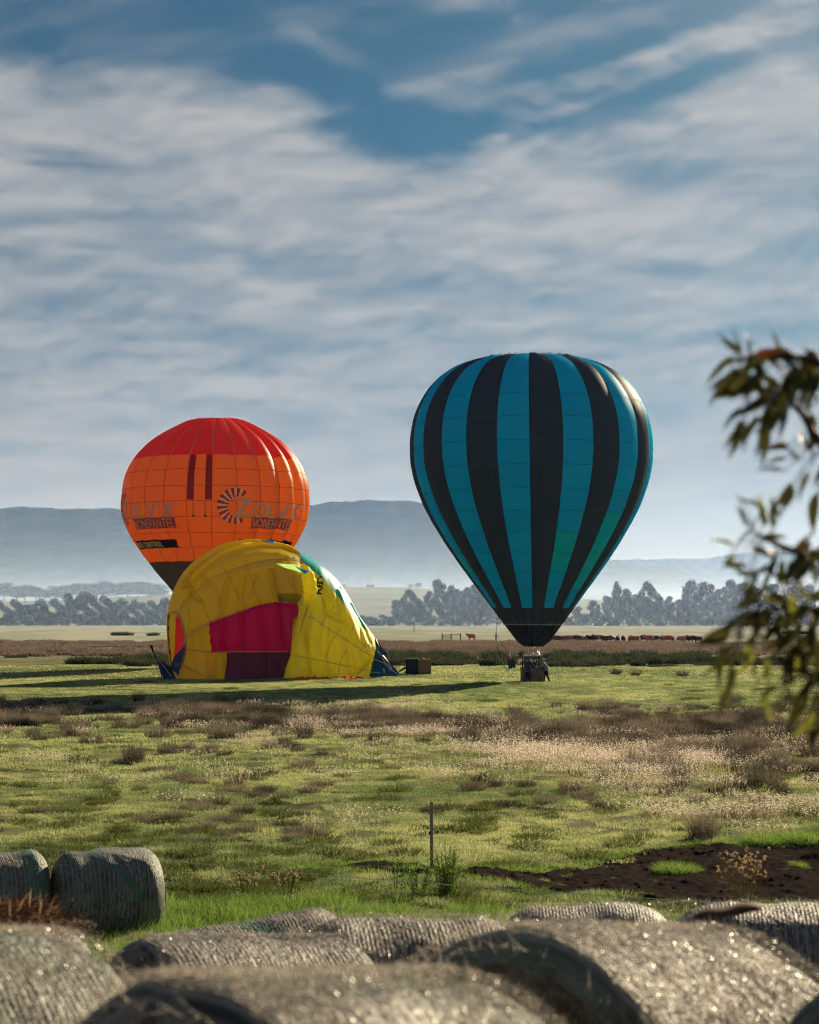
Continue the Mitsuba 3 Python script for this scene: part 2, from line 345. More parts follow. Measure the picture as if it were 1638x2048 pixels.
class Envelope:
    """Body of revolution given by its silhouette in photograph pixels; gores bulge between the load tapes."""

    def __init__(self, cx, y, prof, n, off, bulge=0.012, lean=0.0):
        self.y, self.n, self.off, self.bulge = y, n, off, bulge
        self.x = P(cx, 1232, y)[0]
        z = np.array([P(cx, v, y)[2] for v, _ in prof]); r = np.array([w / F * y for _, w in prof])
        seg = np.r_[0, np.cumsum(np.hypot(np.diff(z), np.diff(r)))]
        self.L = seg[-1]
        self.fz, self.fr = PchipInterpolator(seg, z), PchipInterpolator(seg, r)
        self.z0, self.zt, self.lean = z[-1], z[0], lean
        self.deep = None

    def at_z(self, v):                     # arc length at which the profile passes the row v of the photograph
        s = np.linspace(0, self.L, 4000); z = self.fz(s)
        return float(s[np.argmin(np.abs(z - P(CU, v, self.y)[2]))])

    def point(self, s, phi, out=0.0):      # s from the crown down, phi from the viewer's side towards the right
        s, phi = np.asarray(s, float), np.asarray(phi, float)
        k = (phi - self.off) / (2 * np.pi / self.n)
        f = k - np.floor(k) - 0.5
        r, z = self.fr(s), self.fz(s)
        dr_, dz_ = self.fr(s, 1), self.fz(s, 1)
        nl = np.hypot(dr_, dz_) + 1e-9
        nr, nz = -dz_ / nl, dr_ / nl
        b = self.bulge * (1.0 if self.deep is None else self.deep(phi, s))
        q = np.stack([phi * 7, s * 0.8, 0 * s + self.x], -1)
        d = b * r * (np.cos(np.pi * f) - 0.55) + out + 0.035 * (meshkit.fbm(q, 3, 17) - 0.5) * np.clip(r / 6, 0.15, 1)
        rr = r + nr * d
        zz = z + nz * d
        lx = self.lean * (self.zt - zz)
        return np.stack([self.x + lx + rr * np.sin(phi), self.y - rr * np.cos(phi), zz], -1)

    def patch(self, s0, s1, p0, p1, rows, cols, pillow=0.0):
        s, p = np.linspace(s0, s1, rows), np.linspace(p0, p1, cols)
        S, Q = np.meshgrid(s, p, indexing='ij')
        a, b = np.meshgrid(np.sin(np.pi * np.linspace(0, 1, rows)) ** 0.6, np.sin(np.pi * np.linspace(0, 1, cols)) ** 0.6, indexing='ij')
        return trimesh.Trimesh(self.point(S, Q, pillow * a * b).reshape(-1, 3), tri(grid_faces(rows, cols))[:, ::-1], process=False)

    def gores(self, key, cuts, paint, name='gore', stuff=None):
        for g in range(self.n):
            gk = num(f'{key}__{name}')
            p0 = self.off + g * 2 * np.pi / self.n
            p1 = p0 + 2 * np.pi / self.n
            mid = (p0 + p1) / 2
            for i in range(len(cuts) - 1):
                rows = max(3, int((cuts[i + 1] - cuts[i]) / 0.45) + 2)
                add(num(gk + '__panel'), self.patch(cuts[i], cuts[i + 1], p0, p1, rows, 9, 0.02), paint(g, i, math.degrees((mid + np.pi) % (2 * np.pi) - np.pi)), True)

    def ring(self, key, s, w, mat, name, out=0.03):
        p = np.linspace(0, 2 * np.pi, self.n * 8 + 1)
        S, Q = np.meshgrid([s - w / 2, s + w / 2], p, indexing='ij')
        return part(key, name, trimesh.Trimesh(self.point(S, Q, out).reshape(-1, 3), tri(grid_faces(2, len(p)))[:, ::-1], process=False), mat)

    def tapes(self, key, s0, s1, w, mat, name='load_tape', out=0.025):
        for g in range(self.n):
            ph = self.off + g * 2 * np.pi / self.n
            s = np.linspace(s0, s1, 60)
            c = self.point(s, s * 0 + ph, out)
            side = np.array([math.cos(ph), math.sin(ph), 0]) * w / 2
            v = np.stack([c - side, c + side], 1).reshape(-1, 3)
            part(key, name, trimesh.Trimesh(v, tri(grid_faces(60, 2)), process=False), mat)

    def decal(self, mesh, phi0, s0, out=0.05, slant=0.0):
        """A flat figure (x to the right, y up, metres) laid on the cloth with its origin at phi0, s0."""
        m = mesh.copy()
        for _ in range(3):
            e = np.linalg.norm(m.vertices[m.edges[:, 0]] - m.vertices[m.edges[:, 1]], axis=1)
            if e.max() < 0.35: break
            m = m.subdivide_to_size(0.35, max_iter=8) if hasattr(m, 'subdivide_to_size') else m.subdivide()
        x, y, z = m.vertices.T
        s = s0 - y
        R = float(self.fr(s0))
        v = self.point(s, phi0 + x / R, out + z)
        return trimesh.Trimesh(v, m.faces, process=False)


def wicker(key, a, b):
    scene[key] = {'type': 'twosided', 'bsdf': {'type': 'bumpmap', 'arbitrary': {**proc(lambda p, n, uv: 0.012 * dr.abs(dr.sin(p.z * 52.0)) * dr.abs(dr.sin((p.x + p.y) * 30.0))), 'eps': 0.004},
                  'bsdf': {'type': 'principled', 'roughness': 0.7, 'base_color': proc(lambda p, n, uv: mix(a, b, fbm(p.x * 6, p.y * 6, p.z * 22, 3)))}}}
    return key


wicker('wicker_mat', [0.13, 0.062, 0.038], [0.24, 0.125, 0.075])
diffuse('leather_mat', (0.05, 0.028, 0.02), 0.5, 0.4)
diffuse('black_padding', (0.018, 0.018, 0.02), 0.6)
diffuse('black_webbing', (0.012, 0.012, 0.014), 0.7)
scene['steel_mat'] = {'type': 'twosided', 'bsdf': {'type': 'roughconductor', 'material': 'Cr', 'alpha': 0.22}}
diffuse('orange_enamel', (0.75, 0.20, 0.03), 0.4, 0.4)
thin('grey_tape', (0.30, 0.30, 0.30), 0.3)


def rounded_tub(sx, sy, h, r, wall=0.07):
    o = m3.CrossSection([[(-sx / 2, -sy / 2), (sx / 2, -sy / 2), (sx / 2, sy / 2), (-sx / 2, sy / 2)]]).offset(-r, m3.JoinType.Round).offset(r, m3.JoinType.Round, 2, 24)
    tub = o.extrude(h, 6) - o.offset(-wall).extrude(h).translate([0, 0, 0.08])
    m = tub.refine_to_length(0.25).to_mesh()
    t = trimesh.Trimesh(m.vert_properties[:, :3], m.tri_verts, process=False)
    rim = np.array([[*p, h] for p in o.offset(-wall / 2).to_polygons()[0]])
    return t, tube(np.vstack([rim, rim[:2]]), 0.055, 8), o


def move(m, M):
    m = m.copy(); m.apply_transform(M); return m


def basket(key, M, sx=1.72, sy=1.25, h=1.08, frame_h=0.9, burners=True):
    tub, rim, o = rounded_tub(sx, sy, h, 0.22)
    part(key, 'body', move(tub, M), 'wicker_mat', 35)
    part(key, 'rim', move(rim, M), 'leather_mat', True)
    part(key, 'base_band', move(rounded_tub(sx + 0.05, sy + 0.05, 0.14, 0.24)[0], M), 'leather_mat', 35)
    for a in (-0.28, 0.28):                # two step holes as leather edged pockets
        part(key, 'foot_step', move(box(a * sx, -sy / 2 - 0.012, 0.45, 0.22, 0.03, 0.13, bevel=0.012), M), 'leather_mat')
    for a in (-1, 1):
        for b in (-1, 1):
            for c in (0, 0.20):
                x0, y0 = a * (sx / 2 - 0.18 - c * 1.4), b * (sy / 2 - 0.1)
                part(key, 'upright', move(tube([[x0, y0, h - 0.25], [x0 * 0.97, y0 * 0.9, h + frame_h]], 0.05, 8), M), 'black_padding', 40)
    z = h + frame_h
    fx, fy = sx / 2 - 0.2, sy / 2 - 0.14
    fr = [tube([[-fx, -fy, z], [fx, -fy, z]], 0.035), tube([[fx, -fy, z], [fx, fy, z]], 0.035), tube([[fx, fy, z], [-fx, fy, z]], 0.035), tube([[-fx, fy, z], [-fx, -fy, z]], 0.035), tube([[-fx, 0, z], [fx, 0, z]], 0.03)]
    part(key, 'burner_frame', move(cat(fr), M), 'steel_mat', 40)
    if burners:
        for a in (-0.38, 0.0, 0.38):
            can = trimesh.creation.revolve([[0.05, 0], [0.13, 0.02], [0.15, 0.12], [0.14, 0.16], [0.15, 0.34], [0.19, 0.50], [0.18, 0.50], [0.13, 0.34], [0.0, 0.30]], sections=16)
            can.apply_translation([a, 0, z + 0.03])
            k = part(key, 'burner', move(can, M), 'steel_mat', 40)
            coil = [[a + 0.155 * math.cos(t), 0.155 * math.sin(t), z + 0.1 + 0.02 * t] for t in np.linspace(0, 14, 60)]
            add(num(k + '__coil'), move(tube(coil, 0.014, 5), M), 'steel_mat', True)
        for a in (-0.4, 0.05):
            part(key, 'valve_handle', move(box(a, -0.2, z + 0.32 + 0.12 * a, 0.22, 0.1, 0.12, bevel=0.03), M), 'orange_enamel', 40)


def TR(x, y, z, rz=0.0, rx=0.0, ry=0.0):
    M = trimesh.transformations.euler_matrix(rx, ry, rz)
    M[:3, 3] = (x, y, z)
    return M


# striped teal and black balloon: rows of the photograph and half widths there
fabric('teal_a', (0.012, 0.54, 0.86), 0.95, spec=0.07)
fabric('teal_b', (0.012, 0.57, 0.88), 0.95, spec=0.07)
fabric('teal_c', (0.012, 0.52, 0.83), 0.95, spec=0.07)
fabric('teal_green', (0.008, 0.60, 0.68), 0.65, spec=0.12)
fabric('charcoal_cloth', (0.050, 0.058, 0.072), 0.20, spec=0.10)
fabric('black_cloth', (0.020, 0.022, 0.026), 0.10, spec=0.12)
SP = [(714.5, 2), (715, 40), (717.5, 74), (720, 92), (725, 118), (733, 142), (746, 168), (764, 190), (787, 209), (815, 225), (845, 235.5), (870, 240), (893, 241.5), (920, 241), (950, 236.5), (985, 226), (1020, 211.5), (1056, 192), (1095, 168), (1130, 144), (1165, 119), (1200, 93), (1220, 79), (1247, 59), (1270, 42), (1285, 30), (1293, 18)]
A = Envelope(1061.5, 137.4, SP, 24, math.radians(-4.4), 0.014, lean=0.009)
seams = [A.at_z(v) for v in (813, 857, 902, 947, 991, 1032, 1071, 1109, 1146, 1180, 1216)]
SA = [0.0, 3.3] + seams
thin('teal_seam', (0.01, 0.16, 0.24), 0.3)
k = thing('hot_air_balloon', 'inflated teal and black vertically striped hot air balloon standing upright on its wicker basket', 'balloon')


def paint_a(g, i, deg):
    if g % 2 == 0:
        return 'charcoal_cloth'
    r = np.random.default_rng(g * 31 + i)
    if (abs(deg - 18) < 4 and i in (8, 9)) or (abs(deg - 49) < 4 and i in (7, 8, 9, 10)) or (abs(deg + 71) < 4 and i == 9):
        return 'teal_green'
    return ['teal_a', 'teal_b', 'teal_c'][int(r.integers(3))] if i > 1 else 'teal_a'


A.gores(k, SA, paint_a)
labels[k + '__gore_001'] = {'label': 'teal stripe'}
sk0, sk1 = A.at_z(1216), A.at_z(1248)
part(k, 'lower_band', A.patch(sk0, sk1, 0, 2 * np.pi, 8, 193), 'charcoal_cloth', True)
part(k, 'skirt', A.patch(sk1, A.L, 0, 2 * np.pi, 14, 193), 'black_cloth', True)
labels[k + '__skirt'] = {'label': 'black skirt'}
A.ring(k, sk1, 0.10, 'grey_tape', 'skirt_ring', 0.05)
A.ring(k, 3.3, 0.5, 'black_cloth', 'crown_ring', 0.10)
A.tapes(k, 0.3, A.L - 0.1, 0.04, 'black_webbing')
for sm in seams[:-1]:
    A.ring(k, sm, 0.03, 'teal_seam', 'seam')
r = np.random.default_rng(3)
bunch = []
for i in range(26):                        # gathered cloth and crown line knots on top
    a, q = r.uniform(0, 6.28), r.uniform(0.3, 3.2)
    m = trimesh.creation.icosphere(2, 0.24); m.apply_scale([r.uniform(0.8, 2.4), r.uniform(0.8, 1.6), 0.24])
    m.apply_transform(TR(A.x + q * math.sin(a), A.y - q * math.cos(a), A.zt - 0.10 - 0.012 * q, a))
    bunch.append(m)
for m in bunch:
    part(k, 'crown_gather', m, 'teal_c', True)
gB = G(1061, 1363)
BASK = TR(A.x - 0.02 + A.lean * A.zt * 0.6, 137.4, float(land(A.x, 137.4)), 0.10)
basket(k, BASK)
for g in range(0, 24, 3):                  # flying wires from the mouth to the burner frame
    p = A.point(A.L - 0.05, A.off + g * 2 * np.pi / 24)
    c = BASK @ np.array([0.62 if p[0] > A.x else -0.62, 0.45 if p[1] > A.y else -0.45, 1.98, 1])
    part(k, 'flying_wire', tube([p, c[:3]], 0.014, 4), 'steel_mat')

# orange and red balloon behind behind the fallen one
fabric('red_top', (0.86, 0.055, 0.04), 1.3, spec=0.25)
fabric('orange_a', (0.98, 0.40, 0.045), 1.5, spec=0.25)
fabric('orange_b', (0.98, 0.38, 0.042), 1.5, spec=0.25)
fabric('orange_c', (0.97, 0.415, 0.048), 1.5, spec=0.25)
fabric('dark_red_vent', (0.40, 0.025, 0.016), 0.6, spec=0.2)
fabric('grey_skirt', (0.075, 0.08, 0.075), 0.4, spec=0.2)
OP = [(839.5, 2), (840, 30), (841, 46), (843, 57), (848, 68), (857, 86), (868, 106), (884, 129), (902, 148), (920, 163), (940, 174), (965, 182.5), (990, 186), (1010, 186.5), (1030, 184.5), (1055, 177), (1080, 164), (1105, 147), (1126, 131), (1150, 112), (1168, 97), (1190, 79), (1215, 58), (1240, 40), (1262, 27)]
OY = 176.0
O = Envelope(430.5, OY, OP, 24, math.radians(3.6), 0.012)
O.deep = lambda phi, s: 1 + 3.6 * np.exp(-((((phi + np.pi) % (2 * np.pi) - np.pi) - 1.05) / 0.42) ** 2) + 0 * s
k = thing('hot_air_balloon', 'orange hot air balloon with a red top and lettering, standing behind the fallen yellow one', 'balloon')
sO = [O.at_z(v) for v in (923.5, 952, 983.5, 1013, 1042.5, 1072, 1100, 1126)]
CO = [0.0, 1.7, (1.7 + sO[0]) / 2] + sO + [O.at_z(1168), O.L]


def paint_o(g, i, deg):
    if i < 3: return 'red_top'
    if i >= 10: return 'grey_skirt'
    return ['orange_a', 'orange_b', 'orange_c'][(g * 7 + i * 5 + (g * i) % 3) % 3]


O.gores(k, CO, paint_o)
labels[k + '__gore'] = {'label': 'red and orange gore with a grey foot'}
thin('seam_shadow', (0.40, 0.09, 0.03), 0.7)
thin('pale_tape', (0.60, 0.36, 0.28), 0.5)
O.tapes(k, 1.4, sO[0], 0.07, 'pale_tape')
O.tapes(k, sO[0], O.L - 0.1, 0.05, 'seam_shadow', 'lower_tape')
for sm in sO[1:]:
    O.ring(k, sm, 0.05, 'seam_shadow', 'seam')
O.ring(k, 1.75, 0.45, 'red_top', 'crown_ring', 0.09)
d2 = lambda u: math.asin((u - 430.5) / 186.0)
for u0, u1, ph in ((395, 408.5, 0), (430, 443, 0)):
    part(k, 'turning_vent', O.patch(sO[0] + 0.02, O.at_z(1011), d2(u0), d2(u1), 14, 5, 0.06).apply_translation([0, -0.05, 0]), 'dark_red_vent', True)
for u in (407, 430):
    s = np.linspace(O.at_z(1011), O.at_z(1041), 12)
    part(k, 'vent_cord', tube(O.point(s, s * 0 + d2(u), 0.06), 0.028, 4), 'seam_shadow')
    part(k, 'cord_pulley', trimesh.creation.icosphere(2, 0.11).apply_translation(O.point(O.at_z(1041), d2(u), 0.08)), 'black_webbing')

# lettering on the orange balloon
thin('letter_grey', (0.66, 0.55, 0.52), 0.7)
thin('letter_red', (0.42, 0.055, 0.035), 0.6)
thin('letter_pale', (0.85, 0.55, 0.40), 0.6)
thin('letter_cream', (0.90, 0.62, 0.36), 0.5)
thin('banner_black', (0.018, 0.014, 0.013), 0.1)
MPX = OY / F                               # metres per photograph pixel at this balloon


def word(text, height, width, bold=False, depth=0.02):
    m = meshkit.text_mesh(text, height, depth, bold)
    b = m.bounds
    m.vertices[:, 0] = (m.vertices[:, 0] - b[0, 0]) * (width / (b[1, 0] - b[0, 0]))
    return m


def rect(w, h, d=0.01):
    return trimesh.creation.box((w, h, d)).apply_translation([w / 2, h / 2, d / 2])


def sector(r0, r1, a0, a1):
    a = np.linspace(a0, a1, 5)
    q = [(r1 * math.cos(t), r1 * math.sin(t)) for t in a] + [(r0 * math.cos(t), r0 * math.sin(t)) for t in a[::-1]]
    return trimesh.creation.extrude_polygon(Polygon(q), 0.012, engine='earcut')


def emblem(phi_z, zname, bar, slog):
    """Word, generic name bar, slogan bar and the striped crescent. bar, slog: (first angle in degrees, width)."""
    s_base = O.at_z(1042.5)
    R = O.fr(s_base)
    part(k, 'letter', O.decal(word('Z', 1.62, 1.45, True), phi_z, s_base - 0.05), 'letter_grey')
    x = 1.68
    for ch, w in zip('OLVIX', (1.36, 0.90, 1.25, 0.24, 1.25)):
        part(k, 'letter', O.decal(word(ch, 1.28, w, True), phi_z + x / R, s_base - 0.02), 'letter_grey')
        x += w + 0.24
    ring = trimesh.creation.annulus(0.11, 0.17, 0.01, sections=16)
    part(k, 'registered_mark', O.decal(ring.apply_translation([x + 0.05, 1.25, 0]), phi_z, s_base), 'letter_grey')
    p = math.radians(bar[0])
    part(k, 'name_bar', O.decal(rect(bar[1], 1.04), p, s_base + 1.10, 0.05), 'letter_red')
    part(k, 'name_lettering', O.decal(word(zname, 0.84, bar[1] - 0.3), p + 0.15 / R, s_base + 1.0, 0.075), 'letter_pale')
    s2 = O.at_z(1099.5)
    R2, p = float(O.fr(s2)), math.radians(slog[0])
    part(k, 'slogan_bar', O.decal(rect(slog[1], 0.90), p, s2, 0.05), 'banner_black')
    part(k, 'slogan_lettering', O.decal(word('TAKE CONTROL', 0.56, slog[1] * 0.72, True), p + 0.3 / R2, s2 - 0.17, 0.085), 'letter_cream')
    n = 23
    for i in range(n):
        a0 = math.radians(52 + i * (300 - 52) / n); a1 = math.radians(52 + (i + 1) * (300 - 52) / n)
        t = (i + 0.5) / n
        th = 1.02 * math.sin(math.pi * (0.13 + 0.80 * t)) ** 0.7
        m = sector(1.68 - th, 1.68, a0, a1)
        m.apply_translation([-0.02, 1.0, 0])
        part(k, 'crescent_ray', O.decal(m, phi_z, s_base, 0.045), 'letter_red' if i % 2 == 0 else 'letter_pale')


emblem(d2(487), 'MONEPANTEL', (28.3, 4.7), (22, 6.4))
emblem(math.asin((258.5 - 430.5) / 186.5) - 0.02, 'MONEPANTEL', (-55, 5.3), (-72, 6.5))
OB = TR(O.x, OY, float(land(O.x, OY)), 0.3)
basket(k, OB, frame_h=0.8)
# ---------------------------------------------------------------- the fallen yellow balloon
YB = 146.0                                  # depth of its axis


def XZ(u, v, y=142.0):
    p = P(u, v, y)
    return p[0], p[2]


fabric('yellow_a', (0.82, 0.62, 0.04), 1.12, spec=0.2)
fabric('yellow_b', (0.88, 0.78, 0.05), 1.25, spec=0.2)
fabric('olive_band', (0.36, 0.29, 0.02), 0.5, spec=0.2)
fabric('magenta_cloth', (0.70, 0.006, 0.19), 1.0, spec=0.2)
fabric('red_inside', (0.98, 0.06, 0.08), 1.2)
fabric('purple_cloth', (0.15, 0.035, 0.085), 0.55, spec=0.2)
fabric('teal_strip', (0.05, 0.62, 0.62), 0.8, spec=0.45)
fabric('navy_cloth', (0.010, 0.045, 0.115), 0.35, spec=0.3)
fabric('lime_flap', (0.45, 0.75, 0.22), 0.9)
fabric('blue_flap', (0.02, 0.30, 0.75), 0.9)
fabric('red_heap', (0.85, 0.10, 0.08), 0.6, spec=0.2)
thin('rope_pale', (0.50, 0.48, 0.42), 0.3)
thin('tape_fallen', (0.50, 0.44, 0.26), 0.5)


class Lobe:
    """A body made of level slices: at height z it reaches from xl(z) to xr(z) and is w(z) deep either side of yc; rounded by the power pw."""

    def __init__(self, left, right, yc, w, pw, folds):
        fl = sorted((XZ(u, v, yc)[1], XZ(u, v, yc)[0]) for u, v in left)
        fr = sorted((XZ(u, v, yc)[1], XZ(u, v, yc)[0]) for u, v in right)
        self.l, self.r = PchipInterpolator(*zip(*fl)), PchipInterpolator(*zip(*fr))
        self.z1 = min(fl[-1][0], fr[-1][0]); self.z0 = max(fl[0][0], fr[0][0], -0.12)
        self.yc, self.w, self.pw, self.folds = yc, w, pw, folds

    def wy(self, z):
        t = np.clip((z - self.z0) / (self.z1 - self.z0), 0, 1)
        return self.w * np.clip(1 - t ** 2.3, 0, 1) ** 0.5 * (0.90 + 0.10 * smooth(t, 0.0, 0.35))

    def dent(self, x, z):
        d = 0
        for line, depth, width in self.folds:
            g = shapely.distance(shapely.points(x.ravel(), z.ravel()), line).reshape(x.shape)
            d = d + (1.4 if width > 0.25 else 2.3) * depth * np.exp(-(g / (width * (1.0 if width > 0.25 else 0.8))) ** 2)
        return d

    def front(self, x, z, out=0.0):
        """y of the near face over (x, z)."""
        x, z = np.asarray(x, float), np.asarray(z, float)
        m, h = (self.l(z) + self.r(z)) / 2, (self.r(z) - self.l(z)) / 2
        c = np.clip(np.abs((x - m) / (h + 1e-9)), 0, 0.9995)
        s = (1 - c ** self.pw) ** (1 / self.pw)
        return self.yc - (self.wy(z) * s - self.dent(x, z) * smooth(s, 0.0, 0.5)) - self.wrinkle(x, z) * smooth(s, 0.05, 0.5) - out

    def wrinkle(self, x, z):
        q = np.stack([x * 1.1 + 0.25 * z, z * 0.16, 0 * x + self.yc], -1)
        q2 = np.stack([x * 3.2, z * 0.35, 0 * x + 3], -1)
        low = 1 - smooth(z, 2.0, 8.5)
        return 0.55 * (np.abs(meshkit.fbm(q, 3, 5) - 0.5) * 2 - 0.25) * (0.30 + 0.70 * low) + 0.24 * low * (meshkit.fbm(q2, 3, 9) - 0.5)

    def mesh(self, nz, na):
        t = np.sin(np.linspace(0, np.pi / 2, nz)) ** 0.9
        z = self.z0 + (self.z1 - self.z0 - 0.004) * t
        a = np.linspace(0, 2 * np.pi, na + 1)[:-1]
        Z, Q = np.meshgrid(z, a, indexing='ij')
        m, h = (self.l(Z) + self.r(Z)) / 2, (self.r(Z) - self.l(Z)) / 2
        c, s = np.cos(Q), np.sin(Q)
        e = 2 / self.pw
        x = m + h * np.sign(c) * np.abs(c) ** e
        y = self.yc + self.wy(Z) * np.sign(s) * np.abs(s) ** e
        f = s < 0
        yf = self.front(x, Z)
        y = np.where(f, yf, y + 0.25 * (meshkit.fbm(np.stack([x, Z * 0.5, 0 * x], -1), 3, 2) - 0.5))
        V = np.stack([x, y, Z], -1)
        q = grid_faces(nz, na, True)
        return V.reshape(-1, 3), q, (s < 0).ravel()


def line(*px):
    return LineString([XZ(u, v) for u, v in px])


def pxpoly(*px, y=142.0):
    return Polygon([XZ(u, v, y) for u, v in px])


k = thing('hot_air_balloon', 'half deflated yellow hot air balloon with magenta panel, collapsed on the grass', 'balloon')
tapes_a = [[(352, 1232), (362, 1205), (387, 1184), (424, 1153), (466, 1137), (510, 1122), (545, 1117), (580, 1117), (599, 1122)],
           [(373, 1268), (397, 1255), (419, 1246), (445, 1236), (483, 1222), (518, 1209), (549, 1204), (590, 1206), (609, 1210)],
           [(374, 1299), (424, 1303.5), (500, 1302.5), (560, 1303.5), (588, 1304.5)],
           [(369, 1332), (387, 1340), (410, 1353)]]
ridge = [(372, 1160), (384, 1146), (410, 1124), (440, 1102), (476, 1091), (520, 1087), (560, 1090), (592, 1100)]
folds_a = [(line(*ridge), 0.95, 0.45), (line(*tapes_a[0]), 0.30, 0.32), (line(*tapes_a[1]), 0.14, 0.25),
           (line((456, 1155), (447, 1195), (446, 1235), (450, 1300), (455, 1340)), 0.26, 0.22), (line((484, 1150), (481, 1190), (483, 1222), (489, 1290)), 0.24, 0.22),
           (line((540, 1142), (548, 1180), (556, 1200)), 0.35, 0.25), (line((580, 1150), (586, 1180), (585, 1240), (582, 1300)), 0.16, 0.22), (line((508, 1150), (503, 1170), (500, 1190)), 0.16, 0.2),
           (line((554, 1205), (558, 1260), (552, 1340)), 0.18, 0.25), (line((383, 1170), (382, 1190), (402, 1200)), 0.2, 0.2), (line((400, 1145), (428, 1170), (446, 1220)), 0.12, 0.2),
           (line((515, 1205), (528, 1290), (528, 1350)), 0.14, 0.2), (line((421, 1310), (418, 1352)), 0.22, 0.2), (line((432, 1305), (428, 1350)), 0.2, 0.18)]
D = Lobe([(497, 1078.5), (470, 1082), (440, 1090), (418, 1102), (396, 1117), (375, 1136), (358, 1160), (345, 1190), (337, 1222), (334, 1250), (336, 1290), (340, 1325), (346, 1360), (350, 1372)],
         [(515, 1078.5), (545, 1082), (570, 1088), (590, 1096), (602, 1108), (611, 1128), (619, 1156), (621, 1185), (614, 1225), (604, 1268), (593, 1308), (582, 1340), (574, 1362), (570, 1372)], YB, 5.2, 2.35, folds_a)
V, q, fr = D.mesh(170, 300)
cx_, cz_ = V[q].mean(1)[:, 0], V[q].mean(1)[:, 2]
front = fr[q].all(1)
magenta = pxpoly((419, 1243), (445, 1235), (483, 1221), (518, 1209), (545, 1204), (575, 1204), (640, 1212), (640, 1304), (588, 1304), (425, 1304))
purple = pxpoly((458, 1304), (640, 1304), (640, 1380), (446, 1380), (450, 1352))
olive = pxpoly((553, 1186), (583, 1186), (630, 1193), (640, 1214), (575, 1204.5), (556, 1204))
hole = pxpoly((300, 1225), (350, 1225), (361, 1238), (368, 1257), (372.5, 1283), (372, 1304), (364, 1327), (354, 1347), (343, 1353), (300, 1375))
hole_back = pxpoly((300, 1225), (337, 1225), (339, 1300), (341, 1350), (300, 1375), y=150)
inside_red = pxpoly((357, 1232), (400, 1250), (400, 1340), (354, 1340), y=150)
C = lambda poly: shapely.contains_xy(poly, cx_, cz_)
cut = (front & C(hole)) | (~front & C(hole_back))
what = np.full(len(q), 'yellow_a', object)
what[front & C(magenta)] = 'magenta_cloth'
what[front & C(purple)] = 'purple_cloth'
what[front & C(olive)] = 'olive_band'
what[~front & C(inside_red)] = 'red_inside'
NAMES = {'yellow_a': 'envelope', 'magenta_cloth': 'side_panel', 'purple_cloth': 'lower_panel', 'olive_band': 'vent_band', 'red_inside': 'inner_panel'}
NRM = trimesh.Trimesh(V, tri(q), process=False).vertex_normals


def piece(parent, name, V, q, sel, mat):
    f = tri(q[sel])
    u, inv = np.unique(f, return_inverse=True)
    key = num(f'{parent}__{name}')
    return add(key, (V[u], inv.reshape(f.shape)), mat, True)


for m_, nm in NAMES.items():
    piece(k, nm, V, q, (what == m_) & ~cut, m_)
labels[k + '__side_panel'] = {'label': 'large magenta panel'}
labels[k + '__lower_panel'] = {'label': 'dark purple panel at the ground'}
labels[k + '__inner_panel'] = {'label': 'glowing red cloth seen inside the opening'}


def on_front(L, px, step=0.25, out=0.04):
    ln = line(*px)
    pts = np.array([ln.interpolate(d).coords[0] for d in np.arange(0, ln.length + step, step)])
    return np.stack([pts[:, 0], L.front(pts[:, 0], pts[:, 1], out), pts[:, 1]], -1)


def ribbon(pts, w):
    t = np.gradient(pts, axis=0); t /= np.linalg.norm(t, axis=1, keepdims=True)
    side = np.cross(t, [0, 1, 0]); side /= np.linalg.norm(side, axis=1, keepdims=True)
    return trimesh.Trimesh(np.stack([pts - side * w / 2, pts + side * w / 2], 1).reshape(-1, 3), tri(grid_faces(len(pts), 2)), process=False)


for px in tapes_a:
    part(k, 'load_tape', ribbon(on_front(D, px), 0.075), 'tape_fallen', True)
thin('seam_olive', (0.42, 0.30, 0.03), 0.7)
for px in ([(398, 1146), (412, 1158), (428, 1172), (440, 1195), (447, 1225)], [(440, 1130), (460, 1158), (475, 1188), (484, 1212)], [(485, 1118), (500, 1150), (510, 1180), (519, 1206)], [(400, 1195), (412, 1222), (421, 1243)],
           [(383, 1180), (402, 1197), (410, 1210)], [(560, 1118), (570, 1145), (583, 1175)], [(390, 1262), (389, 1290)], [(357, 1178), (383, 1172)], [(375, 1215), (380, 1240)]):
    part(k, 'seam', ribbon(on_front(D, px, 0.2, 0.03), 0.035), 'seam_olive', True)
# tape round the opening, with shackles
px_rim = [(338, 1225), (350, 1225), (361, 1238), (368, 1257), (372.5, 1283), (372, 1304), (364, 1327), (354, 1347)]
rim_pts = on_front(D, px_rim, 0.2, 0.03)
part(k, 'opening_tape', tube(rim_pts, 0.07, 6), 'tape_fallen', True)
far = np.array([[D.l(z) + 0.02, YB + 0.3, z] for z in np.linspace(0.5, XZ(338, 1226)[1], 16)])
part(k, 'opening_edge', tube(far, 0.09, 6), 'seam_olive', True)
for p in far[2::3]:
    part(k, 'toggle', box(*p, 0.22, 0.15, 0.3, bevel=0.05), 'black_webbing')
for p in rim_pts[8::7]:
    part(k, 'ring_shackle', trimesh.creation.torus(0.10, 0.03, major_sections=12, minor_sections=6).apply_transform(TR(*p, rx=math.pi / 2)), 'steel_mat', True)

